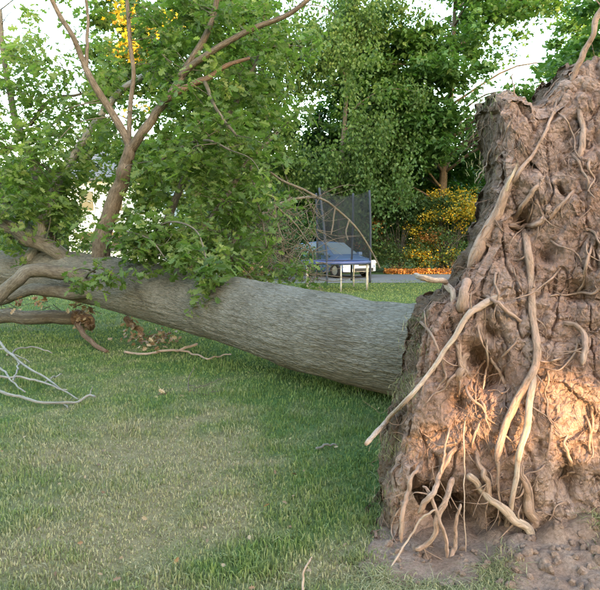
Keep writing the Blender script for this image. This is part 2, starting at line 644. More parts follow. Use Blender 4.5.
# driveway: a sheet slightly above the lawn
dx = np.linspace(-40, 45, 60)
dv = []
for x in dx:
    o = 0.35 * math.sin(x * 0.13)
    dv += [(x, 22.2 + o, 0.012), (x, 27.6 + o, 0.012)]
dv = np.array(dv)
kk = np.arange(len(dx) - 1) * 2
drive = mesh_obj('driveway', dv, np.stack([kk, kk + 2, kk + 3, kk + 1], -1), M['asphalt'])
drive['kind'] = 'structure'

# ------------------------------------------------------------------ root plate
ft = thing('fallen_tree', 'huge uprooted oak lying across the lawn with earth-caked root plate and leafy crown', 'tree', tuple(gnd(334, 384)))


def plane_Y(z):
    return 2.92 + 0.20 * z


def plate_px(px, py):
    Y = 3.0
    for _ in range(12):
        P = at(px, py, Y)
        Y = plane_Y(P[2])
    return P


vis = [(618, 40), (600, 46), (582, 42), (568, 52), (556, 74), (545, 80), (532, 71), (514, 66), (498, 72), (489, 90), (495, 124), (495, 165), (489, 200), (475, 240), (458, 276), (432, 296), (414, 325), (409, 365),
       (399, 405), (386, 450), (378, 500), (374, 545)]
out = [plate_px(*p)[[0, 2]] for p in vis]
out += [(0.30, -0.12), (0.8, -0.25), (1.6, -0.3), (2.8, -0.25), (3.5, 0.1), (3.8, 0.9), (3.65, 1.7), (3.1, 2.35), (2.4, 2.6)]
out = np.array(out)
CC = np.array([1.85, 1.15])
ang = np.unwrap(np.arctan2(out[:, 1] - CC[1], out[:, 0] - CC[0]))
radv = np.hypot(out[:, 0] - CC[0], out[:, 1] - CC[1])
order = np.argsort(np.mod(ang, 2 * np.pi))
angs = np.mod(ang, 2 * np.pi)[order]
rads = radv[order]
n_dense, n_rest = 430, 90
ph = np.concatenate([np.linspace(R_(75), R_(250), n_dense, endpoint=False), np.linspace(R_(250), R_(435), n_rest, endpoint=False)])
Rp = np.interp(np.mod(ph, 2 * np.pi), np.concatenate([angs - 2 * np.pi, angs, angs + 2 * np.pi]), np.tile(rads, 3))
# profile: fraction of the outline radius, depth behind the front face, blend to the collar
prof = np.array([(0.0, -0.16, 0), (0.25, -0.15, 0), (0.5, -0.10, 0), (0.75, -0.03, 0), (0.92, 0.03, 0), (0.985, 0.14, 0), (1.0, 0.35, 0), (0.985, 0.62, 0), (0.9, 0.95, 0.1), (0.7, 1.35, 0.45), (0.5, 1.7, 0.8), (0.42, 2.0, 1.0)])
seg = np.concatenate([[0], np.cumsum([0.25, 0.25, 0.25, 0.17, 0.09, 0.12, 0.14, 0.15, 0.2, 0.2, 0.15])])
sp = np.concatenate([np.linspace(0.004, 0.92, 235), np.linspace(0.926, 1.42, 90), np.linspace(1.44, seg[-1], 32)])
rf = np.interp(sp, seg, prof[:, 0])
dp = np.interp(sp, seg, prof[:, 1])
bl = np.interp(sp, seg, prof[:, 2])
COLLAR = np.array([2.15, 4.75, 0.72])
rr = rf[:, None] * Rp[None] * (1 - bl[:, None]) + bl[:, None] * 0.56
cx = CC[0] * (1 - bl) + COLLAR[0] * bl
cz = CC[1] * (1 - bl) + COLLAR[2] * bl
PX = cx[:, None] + rr * np.cos(ph)[None]
PZ = cz[:, None] + rr * np.sin(ph)[None]
PY = plane_Y(PZ) * (1 - bl[:, None]) + (COLLAR[1] - 2.0) * bl[:, None] + dp[:, None]
G = np.stack([PX, PY, PZ], -1)
dS = np.gradient(G, axis=0)
dP_ = np.roll(G, -1, 1) - np.roll(G, 1, 1)
Nn = np.cross(dP_, dS)
Nn /= np.linalg.norm(Nn, axis=2)[..., None] + 1e-9
if Nn[60, :, 1].mean() > 0:
    Nn = -Nn
gp = G.reshape(-1, 3)
warp = gp + 0.25 * np.stack([fbm(gp * 2.2, 3, 61), fbm(gp * 2.2, 3, 62), fbm(gp * 2.2, 3, 63)], -1)
f1, f2, fc = worley(warp * 4.0, 70, True)
g1, g2, gc = worley(warp * 9.5 + 5, 71, True)
h1, h2, hc_ = worley(gp * 24.0 + 0.5 * fine_w(gp), 72, True)
big = fbm(gp * 1.5, 3, 73) - 0.5
mid = np.abs(fbm(gp * 4.5, 5, 74, 0.6) - 0.5)
fine = fbm(gp * 20.0, 4, 75, 0.65) - 0.5
ridge = np.abs(fbm(np.stack([gp[:, 0] * 7, gp[:, 1] * 4, gp[:, 2] * 2.4], -1), 3, 76) - 0.5)
ridge2 = np.abs(fbm(np.stack([gp[:, 0] * 5, gp[:, 1] * 4, gp[:, 2] * 5], -1), 4, 79) - 0.5)
disp = (-0.085 + 0.20 * big + 0.035 * (fc - 0.5) + 0.07 * np.minimum(f2 - f1, 0.3) + 0.03 * (gc - 0.5) * np.clip((g2 - g1) * 5, 0, 1) + 0.02 * np.minimum(g2 - g1, 0.3)
        + 0.012 * (hc_ - 0.5) * np.clip((h2 - h1) * 6, 0, 1) + 0.010 * (0.5 - h1) - 0.06 * mid + 0.03 * fine + 0.010 * (fbm(gp * 60.0, 2, 175) - 0.5)
        - 0.03 * np.exp(-(ridge / 0.02) ** 2) * (fbm(gp * 1.1, 2, 77) > 0.5) - 0.012 * np.exp(-(ridge2 / 0.012) ** 2))
cav = [((425, 522), 0.12, 0.8), ((445, 540), 0.14, 0.95), ((412, 540), 0.10, 0.6), ((468, 545), 0.09, 0.7), ((508, 535), 0.07, 0.18), ((483, 372), 0.10, 0.24), ((474, 352), 0.06, 0.16), ((440, 500), 0.09, 0.18), ((575, 285), 0.06, 0.12),
       ((520, 215), 0.07, 0.14), ((560, 185), 0.05, 0.12), ((528, 160), 0.05, 0.10), ((490, 330), 0.06, 0.1), ((545, 250), 0.05, 0.1), ((455, 400), 0.06, 0.1), ((566, 480), 0.09, 0.12), ((480, 520), 0.08, 0.14)]
flat = gp[:, [0, 2]]
for (px, py), r, dpt in cav:
    c = plate_px(px, py)[[0, 2]]
    d2 = ((flat - c) ** 2).sum(1) / (r * r)
    nz = 0.6 + 0.8 * fbm(gp * 9, 2, 78)
    disp -= dpt * np.exp(-d2 * nz * 1.3) * (np.repeat(bl, len(ph)) < 0.05)
fade = np.repeat(1 - 0.7 * bl, len(ph))
gv = gp + Nn.reshape(-1, 3) * (disp * fade)[:, None]
ns, nph = len(sp), len(ph)
i = np.arange(ns - 1)[:, None] * nph
j = np.arange(nph)[None]
j2 = (j + 1) % nph
PF = np.stack([i + j, i + nph + j, i + nph + j2, i + j2], -1).reshape(-1, 4)
gv = np.vstack([gv, gv[:nph].mean(0)])
plate = mesh_obj('root_plate', gv, PF, M['soil'], ft, smooth=False, attrs={'rim': ('POINT', np.append(np.repeat(np.clip((sp - 0.97) / 0.12, 0, 1), nph), 0))})
plate['label'] = 'upright wall of reddish brown earth holding the torn roots'
bvh = BVHTree.FromPolygons([tuple(v) for v in gv.tolist()], PF[(np.arange(len(PF)) // nph) < 330].tolist())
CAMP = Vector((0, 0, CAM_H))


def on_plate(px, py, off=0.0, lastY=None):
    d = Vector(ray(px, py))
    hit, nrm, idx, dist = bvh.ray_cast(CAMP, d.normalized())
    if hit is None:
        P = at(px, py, lastY or 3.1)
        return P - np.array(d.normalized()) * off
    return np.array(hit) - np.array(d.normalized()) * off


def plate_path(pts, n_per=7):
    """(px, py[, how far it stands off the soil])"""
    W = []
    last = None
    for q, p in enumerate(pts):
        off = p[2] * 0.62
        if q in (0, len(pts) - 1) and p[2] <= 0.05:
            off = -0.03
        P = on_plate(p[0], p[1], off, last)
        lim = plane_Y(P[2]) + 0.02 - off
        if p[1] > 435 and p[0] < 480 and P[1] > lim:
            P = at(p[0], p[1], lim)
        last = P[1]
        W.append(P)
    return smooth_path(W, n_per)


# (points, width start px, width end px, material)
ROOTS = [
    ([(506, 296, .05), (488, 303, .09), (470, 315, .12), (452, 342, .13), (430, 372, .16), (406, 402, .22), (386, 424, .30), (366, 446, .38)], 8, 5.5, 'root_pale'),
    ([(518, 168, .0), (507, 190, .03), (494, 220, .035), (482, 245, .035), (470, 268, .03)], 8, 15, 'root'),
    ([(521, 155, .05), (512, 178, .09), (502, 202, .07), (493, 222, .04)], 3, 8, 'wood_split'),
    ([(468, 280, .07), (464, 296, .05), (462, 316, .0)], 13, 13, 'root'),
    ([(416, 275, .16), (428, 280, .15), (446, 283, .10), (453, 295, .07), (459, 312, .03)], 6, 8, 'root_pale'),
    ([(504, 222, .05), (513, 227, .09), (524, 227, .10), (538, 225, .10), (544, 216, .06)], 5, 8, 'root'),
    ([(524, 228, .07), (528, 250, .06), (532, 280, .05), (534, 310, .05), (535, 340, .06), (536, 368, .08), (529, 385, .10), (516, 402, .10), (506, 425, .11), (500, 446, .12), (498, 462, .12)], 9, 12, 'root'),
    ([(536, 372, .10), (530, 410, .12), (524, 440, .13), (518, 470, .14), (513, 500, .14), (508, 525, .12), (505, 545, .08)], 9, 6, 'root_pale'),
    ([(498, 460, .12), (499, 485, .12), (500, 505, .12), (500, 530, .10)], 5, 2, 'root'),
    ([(520, 465, .08), (527, 490, .05), (533, 515, .03), (531, 545, .02)], 8, 18, 'root'),
    ([(470, 476, .07), (480, 488, .12), (500, 505, .15), (518, 522, .15), (537, 540, .10)], 8, 11, 'root_pale'),
    ([(476, 446, .03), (481, 465, .06), (487, 482, .08), (492, 508, .06)], 7, 9, 'root'),
    ([(561, 323, .05), (574, 324, .08), (583, 331, .10), (587, 347, .12), (584, 366, .14)], 5, 7, 'root'),
    ([(420, 466, .03), (413, 476, .07), (408, 495, .10), (404, 515, .12), (401, 543, .10)], 5, 6, 'root'),
    ([(456, 446, .03), (450, 458, .06), (441, 474, .08), (437, 490, .12), (428, 500, .14), (418, 515, .12)], 6, 8, 'root'),
    ([(424, 486, .06), (433, 500, .13), (440, 520, .15), (446, 540, .15), (447, 560, .12)], 4, 6, 'root'),
    ([(452, 480, .06), (448, 500, .10), (438, 518, .12), (436, 535, .13), (424, 548, .12), (416, 550, .09)], 8, 7, 'root'),
    ([(462, 505, .07), (457, 520, .09), (455, 545, .09), (452, 562, .06)], 4, 6, 'root'),
    ([(436, 510, .15), (420, 522, .17), (408, 542, .17), (390, 570, .15)], 3, 2, 'root_pale'),
    ([(467, 405, .03), (464, 440, .06), (465, 480, .08), (465, 520, .09), (466, 560, .07)], 1.6, 1.6, 'root_pale'),
    ([(454, 408, .03), (450, 430, .06), (444, 455, .08), (441, 480, .10)], 2, 3, 'root'),
    ([(486, 330, .04), (488, 350, .06), (487, 370, .08), (484, 390, .06)], 2.4, 2, 'root_pale'),
    ([(490, 352, .03), (497, 368, .06), (505, 382, .05), (508, 388, .02)], 5, 4, 'root'),
    ([(480, 294, .05), (496, 302, .09), (512, 314, .08), (526, 325, .05)], 4, 5, 'root'),
    ([(468, 350, .04), (463, 362, .08), (461, 376, .06), (452, 388, .05)], 6, 13, 'root'),
    ([(476, 385, .02), (466, 372, .07), (459, 352, .06), (458, 338, .03)], 6, 7, 'root'),
    ([(560, 88, .02), (553, 115, .05), (545, 135, .06), (536, 150, .04), (520, 172, .05), (508, 190, .03)], 3, 5, 'root'),
    ([(577, 92, .02), (582, 120, .05), (583, 145, .06), (579, 165, .04)], 6, 9, 'root'),
    ([(551, 172, .02), (536, 188, .05), (524, 205, .06), (513, 222, .04)], 4, 6, 'root'),
    ([(582, 180, .02), (570, 196, .05), (556, 212, .05), (546, 224, .04)], 4, 5, 'root'),
    ([(594, 240, .02), (588, 262, .05), (583, 286, .05), (574, 300, .03)], 3, 4, 'root'),
    ([(570, 430, .03), (566, 445, .07), (571, 460, .08), (574, 470, .05)], 3, 4, 'root_pale'),
    ([(580, 470, .03), (572, 474, .07), (563, 478, .06), (558, 484, .03)], 2.5, 3, 'root'),
    ([(600, 498, .05), (594, 512, .06), (585, 522, .04)], 4, 2.5, 'root'),
    ([(544, 402, .02), (552, 425, .04), (549, 450, .05), (544, 470, .03)], 3, 3, 'root'),
    ([(590, 396, .03), (594, 420, .06), (590, 446, .06), (596, 470, .03)], 4, 3, 'root'),
    ([(488, 412, .02), (480, 424, .05), (474, 440, .05), (472, 452, .02)], 3, 4, 'root'),
    ([(523, 330, .03), (514, 345, .06), (505, 355, .05), (500, 362, .02)], 3, 3, 'root'),
    ([(476, 318, .03), (480, 335, .06), (487, 350, .06), (500, 362, .03)], 2.5, 2, 'root'),
    ([(545, 300, .03), (556, 295, .06), (568, 300, .05)], 2, 2, 'root'),
    ([(503, 545, .05), (507, 520, .09), (509, 502, .08)], 6, 4, 'root'),
    ([(574, 82, .0), (580, 62, .03), (590, 40, .03), (600, 14, .03), (613, -20, .03)], 9, 5, 'root'),
    ([(545, 97, .0), (552, 87, .03), (560, 78, .03), (567, 70, .02)], 2, 2.5, 'root'),
    ([(514, 98, .0), (515, 86, .03), (512, 78, .04), (515, 70, .05)], 1.6, 1.2, 'root'),
    ([(489, 162, .02), (482, 172, .04), (476, 182, .05)], 2.5, 1.5, 'root_pale'),
    ([(495, 140, .02), (489, 156, .05), (486, 176, .04)], 2, 2, 'root'),
]
SIDE = []
TOCAM_SHIFT = (0, 0.012, 0)
for k, (pts, w0, w1, mm) in enumerate(ROOTS):
    pth = plate_path(pts, 8)
    n = len(pth)
    t = np.linspace(0, 1, n)
    Yd = pth[:, 1]
    taper = np.sqrt(np.clip((1 - t) / 0.10 + 0.12, 0, 1)) * np.sqrt(np.clip(t / 0.06 + 0.3, 0, 1))
    if k == 0:
        taper = np.where(t > 0.985, 0.8, 1.0)
    rad = (w0 * (1 - t) + w1 * t) * 0.42 * Yd / F_PX * taper
    wob = (np.stack([vnoise(np.stack([t * 7 + k, t * 0 + q, t * 0], -1), 90 + q) for q in range(3)], -1) - 0.5) * rad[:, None] * 1.0 + (np.stack([vnoise(np.stack([t * 15 + k * 3, t * 0 + q, t * 0], -1), 190 + q) for q in range(3)], -1) - 0.5) * 0.008
    rad = rad * (0.82 + 0.36 * vnoise(np.stack([t * 5 + k * 7, t * 0, t * 0], -1), 97))
    pth = pth + np.array(TOCAM_SHIFT)
    if w0 > 4 and len(pts) > 3:
        for _ in range(5):
            j0 = int(rng.integers(4, n - 4))
            A = pth[j0]
            dv_ = rng.normal(0, 1, 3) * np.array([1, .25, 1]) + np.array([0, .1, -.8])
            dv_ /= np.linalg.norm(dv_)
            Ls = rng.uniform(.05, .2)
            pp = smooth_path([A, A + dv_ * Ls * .5 + rng.normal(0, .012, 3), A + dv_ * Ls + rng.normal(0, .03, 3) + np.array([0, .02, -.02])], 5)
            SIDE.append(tube_data(pp, np.linspace(rad[j0] * rng.uniform(.2, .4), .0008, len(pp)), 5))
    tube_obj('root', pth + wob, rad, M[mm], plate, 12 if w0 > 5 else 8, 0.22, 17.0, k)

o = join_obj('side_rootlets', SIDE, M['root'], plate)
o['kind'] = 'stuff'
# thinner roots wandering over the face
r4 = np.random.default_rng(21)
for k in range(50):
    px, py = r4.uniform(400, 605), r4.uniform(110, 520)
    if bvh.ray_cast(CAMP, Vector(ray(px, py)).normalized())[0] is None:
        continue
    a = r4.normal(0, .7)
    L = r4.uniform(25, 75)
    pts = []
    cx_, cy_ = px, py
    for q in range(6):
        pts.append((cx_, cy_, .0 if q == 0 else r4.uniform(.01, .045)))
        cx_ += math.sin(a) * L / 5
        cy_ += math.cos(a) * L / 5
        a += r4.normal(0, .45)
    W = [on_plate(*p_) for p_ in pts]
    W = [w_ for w_ in W if abs(w_[1] - W[0][1]) < .25]
    if len(W) < 4:
        continue
    pth = smooth_path(W, 6)
    w0 = r4.uniform(1.3, 3.8)
    tube_obj('root', pth, np.linspace(w0, w0 * .35, len(pth)) * .5 * 3 / F_PX, M['root'], plate, 7, .2, 12, k)

# fine rootlets hanging from the face, far too many to count
ds = []
r2 = np.random.default_rng(11)
for k in range(1500):
    px, py = r2.uniform(380, 640), r2.uniform(80, 570)
    d = Vector(ray(px, py)).normalized()
    hit, nrm, idx, dist = bvh.ray_cast(CAMP, d)
    if hit is None or hit.y > 4.2:
        continue
    P = np.array(hit)
    L = r2.uniform(0.05, 0.26)
    a = r2.normal(0, 0.5)
    pts = [P - np.array(d) * -0.01]
    cur = P.copy()
    for s in range(5):
        cur = cur + np.array([math.sin(a) * L / 5, 0, -math.cos(a) * L / 5]) * (1 if r2.random() < 0.9 else -0.4)
        a += r2.normal(0, 0.45)
        h2 = bvh.ray_cast(CAMP, (Vector(cur) - CAMP).normalized())[0]
        q = cur if h2 is None else np.array(h2)
        if abs(q[1] - P[1]) > 0.15:
            q = cur
        pts.append(q - np.array(d) * r2.uniform(0.004, 0.03))
        cur[1] = q[1]
    pp = smooth_path(pts, 2)
    ds.append(tube_data(pp, np.linspace(r2.uniform(0.0010, 0.0032), 0.0007, len(pp)), 4))
o = join_obj('rootlets', ds, M['root'], plate)
o['kind'] = 'stuff'


# ------------------------------------------------------------------ grass
def make_grass(name, x, y, z, h, wd, dry, m, parent=None, lean=0.45, r=rng):
    n = len(x)
    a = r.uniform(0, 2 * np.pi, n)
    la = r.uniform(0, 2 * np.pi, n)
    ln = np.abs(r.normal(0, lean, n)) * h
    base = np.stack([x, y, z], -1)
    side = np.stack([np.cos(a), np.sin(a), 0 * a], -1) * wd[:, None]
    ld = np.stack([np.cos(la), np.sin(la), 0 * la], -1)
    mid_ = base + ld * (ln * 0.35)[:, None] + np.array([0, 0, 1.0]) * (h * 0.6)[:, None]
    tip = base + ld * (ln * 1.2)[:, None] + np.array([0, 0, 1.0]) * (h * np.clip(1 - 0.35 * ln / h, 0.4, 1))[:, None]
    V = np.stack([base - side, base + side, mid_ + side * 0.75, mid_ - side * 0.75, tip], 1).reshape(-1, 3)
    k = (np.arange(n) * 5)[:, None]
    Fc = np.stack([k + np.array([0, 1, 2]), k + np.array([0, 2, 3]), k + np.array([3, 2, 4])], 1).reshape(-1, 3)
    o = mesh_obj(name, V, Fc, m, parent, attrs={'rnd': ('FACE', np.repeat(r.uniform(0, 1, n), 3)), 'dry': ('FACE', np.repeat(dry, 3))}, smooth=False)
    o['kind'] = 'stuff'
    return o


NB = 255000
gyv = 1.9 * (24.0 / 1.9) ** rng.uniform(0, 1, NB)
gxv = rng.uniform(-1, 1, NB) * (0.54 * gyv + 1.0)
hh = fbm(np.stack([gxv * 1.6, gyv * 1.6, 0 * gxv], -1), 3, 81)
tuft = np.clip((vnoise(np.stack([gxv * 3.3, gyv * 3.3, 0 * gxv], -1), 83) - 0.72) * 6, 0, 1)
dr = dryness(gxv, gyv)
hgt = (0.018 + 0.035 * hh + 0.022 * tuft) * rng.uniform(0.6, 1.25, NB) * (1 - 0.25 * dr)
keep = ~((gxv > 0.46 + 0.14 * (gyv - 2.7)) & (gyv > 2.62) & (gyv < 5.2))
keep &= rng.uniform(0, 1, NB) > 0.12 * dr
gxv, gyv, hgt, dr = gxv[keep], gyv[keep], hgt[keep], dr[keep]
drb = np.clip(dr + rng.normal(0, 0.16, len(dr)), 0, 1)
ex = []
for px, py, n, sx, hm in [(262, 572, 260, 14, .10), (248, 560, 160, 12, .09), (20, 468, 160, 12, .08), (50, 555, 120, 14, .07), (75, 560, 90, 8, .06), (300, 520, 150, 16, .08), (330, 500, 200, 18, .08), (355, 470, 260, 18, .08), (360, 430, 260, 16, .09),
                          (200, 590, 140, 20, .07), (110, 590, 120, 20, .06), (175, 480, 90, 14, .06), (225, 495, 90, 10, .07), (250, 440, 160, 18, .07), (300, 410, 260, 24, .09), (365, 520, 220, 8, .08), (360, 560, 200, 9, .08), (240, 395, 200, 26, .09), (340, 390, 240, 20, .09)]:
    P = np.array([gnd(px + rng.normal(0, sx), py + rng.normal(0, sx * .35)) for _ in range(n)])
    ex.append(np.column_stack([P[:, 0], P[:, 1], hm * .62 * rng.uniform(.5, 1.3, n), dryness(P[:, 0], P[:, 1]) * .5]))
ex = np.vstack(ex)
gxv, gyv, hgt, drb = np.concatenate([gxv, ex[:, 0]]), np.concatenate([gyv, ex[:, 1]]), np.concatenate([hgt, ex[:, 2]]), np.concatenate([drb, ex[:, 3]])
grass = make_grass('lawn_grass', gxv, gyv, ground_z(gxv, gyv) - 0.004, hgt, (0.0014 + 0.0006 * gyv) * rng.uniform(0.7, 1.4, len(gxv)), drb, M['blade'])
tag(grass, 'green lawn grass with yellowed dry patches in front of the trunk', 'grass')

# turf still hanging along the rim of the plate and at its foot
tx, ty, tz, th_, td = [], [], [], [], []
for (px, py, n, sp_, hm) in [(484, 106, 60, 7, .10), (482, 130, 40, 8, .07), (478, 170, 40, 8, .05), (414, 325, 120, 6, .035), (410, 350, 120, 6, .035), (406, 385, 140, 6, .05), (398, 400, 120, 7, .05), (388, 450, 120, 8, .06), (380, 500, 120, 8, .06)]:
    for _ in range(n):
        P = on_plate(px + rng.normal(0, sp_) + 3, py + rng.normal(0, sp_), 0.0, 3.4)
        tx.append(P[0]); ty.append(P[1]); tz.append(P[2]); th_.append(hm * rng.uniform(.5, 1.3)); td.append(rng.uniform(0.45, 1))
tx, ty, tz, th_, td = map(np.array, (tx, ty, tz, th_, td))
make_grass('turf_fringe', tx, ty, tz, th_, np.full(len(tx), 0.0016), td, M['blade'], plate, 1.2)

# heap of loose soil in front of the plate
n1, n2_ = 190, 140
hx = np.linspace(0.15, 2.6, n1)
hy = np.linspace(2.05, 4.0, n2_)
HX, HY = np.meshgrid(hx, hy)
p = np.stack([HX.ravel(), HY.ravel(), 0 * HX.ravel()], -1)
ed = 0.42 + 0.28 * np.clip((p[:, 0] - 0.3), 0, 1.2)
front = 2.66 - 0.30 * np.clip((p[:, 0] - 0.35) / 0.9, 0, 1) + 0.25 * (fbm(p * 2.5, 3, 101) - 0.5)
prof_h = np.clip((p[:, 1] - front) / 0.55, 0, 1) * np.clip((p[:, 0] - 0.28 - 0.45 * np.clip(p[:, 1] - 2.85, 0, 2)) / 0.35, 0, 1)
w1_, w2_ = worley(p * 9, 102)
hz = 0.014 + (0.015 + 0.15 * np.clip((p[:, 0] - 0.95) / 0.35, 0, 1)) * prof_h ** 1.3 + prof_h ** 0.3 * (0.3 + 0.7 * np.clip((p[:, 0] - 0.9) / 0.35, 0, 1)) * ((fbm(p * 5, 4, 103) - 0.5) * 0.14 + 0.06 * (0.5 - w1_) + 0.02 * (fbm(p * 30, 2, 104) - 0.5))
hz = np.where(prof_h < 0.01, -0.04, hz)
hz = hz + ground_z(p[:, 0], p[:, 1])
ii = (np.arange(n2_ - 1)[:, None] * n1 + np.arange(n1 - 1)[None]).ravel()


def make_crumb():
    m, n, l, b = mat('crumbled_soil', 0.95, 0.1)
    g = n.new('ShaderNodeNewGeometry')
    t1 = noise_node(n, l, 5, 6, 0.7, g.outputs['Position'])
    t2 = noise_node(n, l, 60, 6, 0.75, g.outputs['Position'])
    r1 = ramp(n, [(0.35, (0.24, 0.16, 0.125)), (0.65, (0.37, 0.275, 0.23))])
    l.new(t1.outputs[0], r1.inputs[0])
    r2 = ramp(n, [(0.3, (0.55, 0.53, 0.5)), (0.7, (1.25, 1.25, 1.25))])
    l.new(t2.outputs[0], r2.inputs[0])
    l.new(mix(n, l, 1.0, r1.outputs[0], r2.outputs[0], 'MULTIPLY'), b.inputs['Base Color'])
    bump(n, l, b, t2.outputs[0], 0.9, 0.025)
    return m


M['crumb'] = make_crumb()
heap = thing('soil_heap', 'low heap of crumbled greyish soil at the foot of the root plate', 'soil', (1.4, 2.9, 0))
mesh_obj('loose_soil', np.stack([p[:, 0], p[:, 1], hz], -1), np.stack([ii, ii + 1, ii + n1 + 1, ii + n1], -1), M['crumb'], heap)
hzg = hz.reshape(n2_, n1)


def heap_z(x, y):
    a = int(np.clip((x - hx[0]) / (hx[1] - hx[0]), 0, n1 - 1))
    b = int(np.clip((y - hy[0]) / (hy[1] - hy[0]), 0, n2_ - 1))
    return hzg[b, a]


def clod_mesh(seed):
    u = np.linspace(0, 2 * np.pi, 9)[:-1]
    v = np.linspace(0.25, np.pi - 0.25, 6)
    V = np.array([(math.sin(b) * math.cos(a), math.sin(b) * math.sin(a), 0.75 * math.cos(b)) for b in v for a in u])
    V *= (0.7 + 0.6 * vnoise(V * 1.6 + seed * 9, seed))[:, None]
    Fq = [[(b * 8 + a), (b * 8 + (a + 1) % 8), ((b + 1) * 8 + (a + 1) % 8), ((b + 1) * 8 + a)] for b in range(5) for a in range(8)]
    Fq = [f[::-1] for f in Fq] + [[0, 1, 2, 3, 4, 5, 6, 7], [47, 46, 45, 44, 43, 42, 41, 40]]
    me = bpy.data.meshes.new('clod')
    me.from_pydata(V.tolist(), [], Fq)
    me.materials.append(M['crumb'])
    return me


clods = [clod_mesh(s) for s in range(5)]
for k in range(300):
    x, y = rng.uniform(0.45, 1.9), rng.uniform(2.35, 3.0)
    if (y - (2.72 - 0.3 * min(1, (x - 0.35) / 0.9))) < 0 and rng.random() < 0.7:
        continue
    s = float(np.clip(rng.lognormal(-4.3, 0.5), 0.007, 0.04))
    o = bpy.data.objects.new('clod', clods[k % 5])
    COL.objects.link(o)
    o.parent = heap
    o.location = (x - 1.4, y - 2.9, max(heap_z(x, y), 0) + s * 0.25)
    o.scale = (s * rng.uniform(.8, 1.3), s, s * rng.uniform(.7, 1.1))
    o.rotation_euler = (rng.uniform(0, 1), rng.uniform(0, 1), rng.uniform(0, 6))

tx, ty, tz, th_, td = [], [], [], [], []
for (px, py, n, sx, sy, hm) in [(415, 580, 1100, 24, 6, .05), (497, 572, 1100, 9, 9, .055), (470, 588, 600, 14, 4, .05), (598, 545, 400, 6, 9, .06), (378, 575, 1000, 8, 10, .05)]:
    for _ in range(n):
        P = gnd(px + rng.normal(0, sx), py + rng.normal(0, sy), 0.06)
        tx.append(P[0]); ty.append(P[1]); tz.append(max(heap_z(P[0], P[1]), 0.0) - 0.004); th_.append(hm * rng.uniform(.3, .9)); td.append(np.clip(rng.normal(0.82, 0.15), 0, 1))
tx, ty, tz, th_, td = map(np.array, (tx, ty, tz, th_, td))
make_grass('matted_turf', tx, ty, tz, th_, np.full(len(tx), 0.0022), td, M['blade'], heap, 2.0)

# ------------------------------------------------------------------ trunk of the fallen tree
TR = [(2.3, 4.55, 0.80, .60), (1.75, 5.2, 0.56, .50)]
for px, py, Y, r in [(400, 350, 5.95, .465), (334, 337, 6.45, .465), (270, 321, 7.25, .45), (215, 306, 8.0, .43), (150, 292, 8.75, .42), (100, 281, 9.3, .41), (50, 273, 9.8, .35), (0, 268, 10.3, .29), (-70, 260, 11.2, .24), (-160, 262, 12.4, .15)]:
    P = at(px, py, Y)
    TR.append((*P, r))
tp = smooth_path(TR, 26)
th_n = 150
v, q, t, u = tube_data(tp[:, :3], tp[:, 3], th_n)
# shallow furrows running along the stem
u2 = np.stack([u[:, 0] * 16, u[:, 1] * 2.2, 0 * u[:, 0]], -1)
cen = np.vstack([np.repeat(tp[:, :3], th_n, 0), tp[:1, :3], tp[-1:, :3]])
rad_ = np.vstack([np.repeat(tp[:, 3:], th_n, 0), tp[:1, 3:], tp[-1:, 3:]])[:, 0]
dd = v - cen
ang_ = np.arctan2(dd[:, 2], dd[:, 0])
ff = (np.abs(fbm(np.stack([np.cos(ang_) * 11 * rad_ / .4, np.sin(ang_) * 11 * rad_ / .4, u[:, 1] * 1.8], -1), 3, 121) - 0.5) - 0.1) * 0.075 + (fbm(v * 1.3, 3, 122) - 0.5) * 0.05
v = v + dd / (np.linalg.norm(dd, axis=1)[:, None] + 1e-6) * ff[:, None]
trunk = mesh_obj('trunk', v, tri_all(q, t), M['bark_trunk'], ft, uv=u)
trunk['label'] = 'thick grey furrowed trunk lying from the root plate to the crown'


def px_path(pts, n_per=8):
    return smooth_path([at(*p[:3]) for p in pts], n_per)


LIMB_PTS = []


def limb(pts, w0, w1, m='bark_limb', name='limb', sides=12, amp=0.08, parent=ft, keep=True):
    pth = px_path(pts)
    tt = np.linspace(0, 1, len(pth))
    rad = (w0 * (1 - tt) + w1 * tt) * 0.5 * pth[:, 1] / F_PX
    pth = pth + (np.stack([vnoise(np.stack([tt * 9 + w0, tt * 0 + q * 3.3 + pts[0][0], tt * 0], -1), 140 + q) for q in range(3)], -1) - 0.5) * rad[:, None] * 0.9 * np.sin(np.pi * tt)[:, None]
    if keep:
        LIMB_PTS.extend(pth.tolist())
    return tube_obj(name, pth, rad, M[m], parent, sides, amp, 8, int(w0 * 10))


# upright limb with its forks
limb([(100, 262, 9.25), (106, 232, 9.2), (117, 190, 9.1), (126, 165, 9.0), (131, 146, 9.0)], 19, 11, 'bark_warm')
limb([(131, 150, 9.0), (122, 130, 9.0), (108, 108, 9.0), (92, 82, 8.9), (82, 60, 8.9), (72, 36, 8.8), (58, 12, 8.8), (40, -25, 8.7)], 8.5, 4, 'bark_warm')
limb([(86, 70, 8.9), (87, 45, 8.95), (88, 20, 9.0), (84, -20, 9.0)], 4, 2.5, 'bark_warm')
limb([(129, 148, 9.0), (129, 125, 9.05), (131, 100, 9.1), (134, 75, 9.15), (131, 45, 9.2), (128, 10, 9.2), (126, -25, 9.2)], 5, 3.5, 'bark_warm')
limb([(131, 150, 9.0), (142, 132, 8.9), (153, 117, 8.9), (168, 97, 8.8), (184, 70, 8.8), (202, 42, 8.7), (213, 15, 8.7), (222, -25, 8.6)], 10, 5, 'bark_warm')
limb([(180, 77, 8.8), (192, 66, 8.7), (222, 45, 8.5), (258, 27, 8.4), (292, 12, 8.3), (330, -20, 8.2)], 7, 4, 'bark_warm')
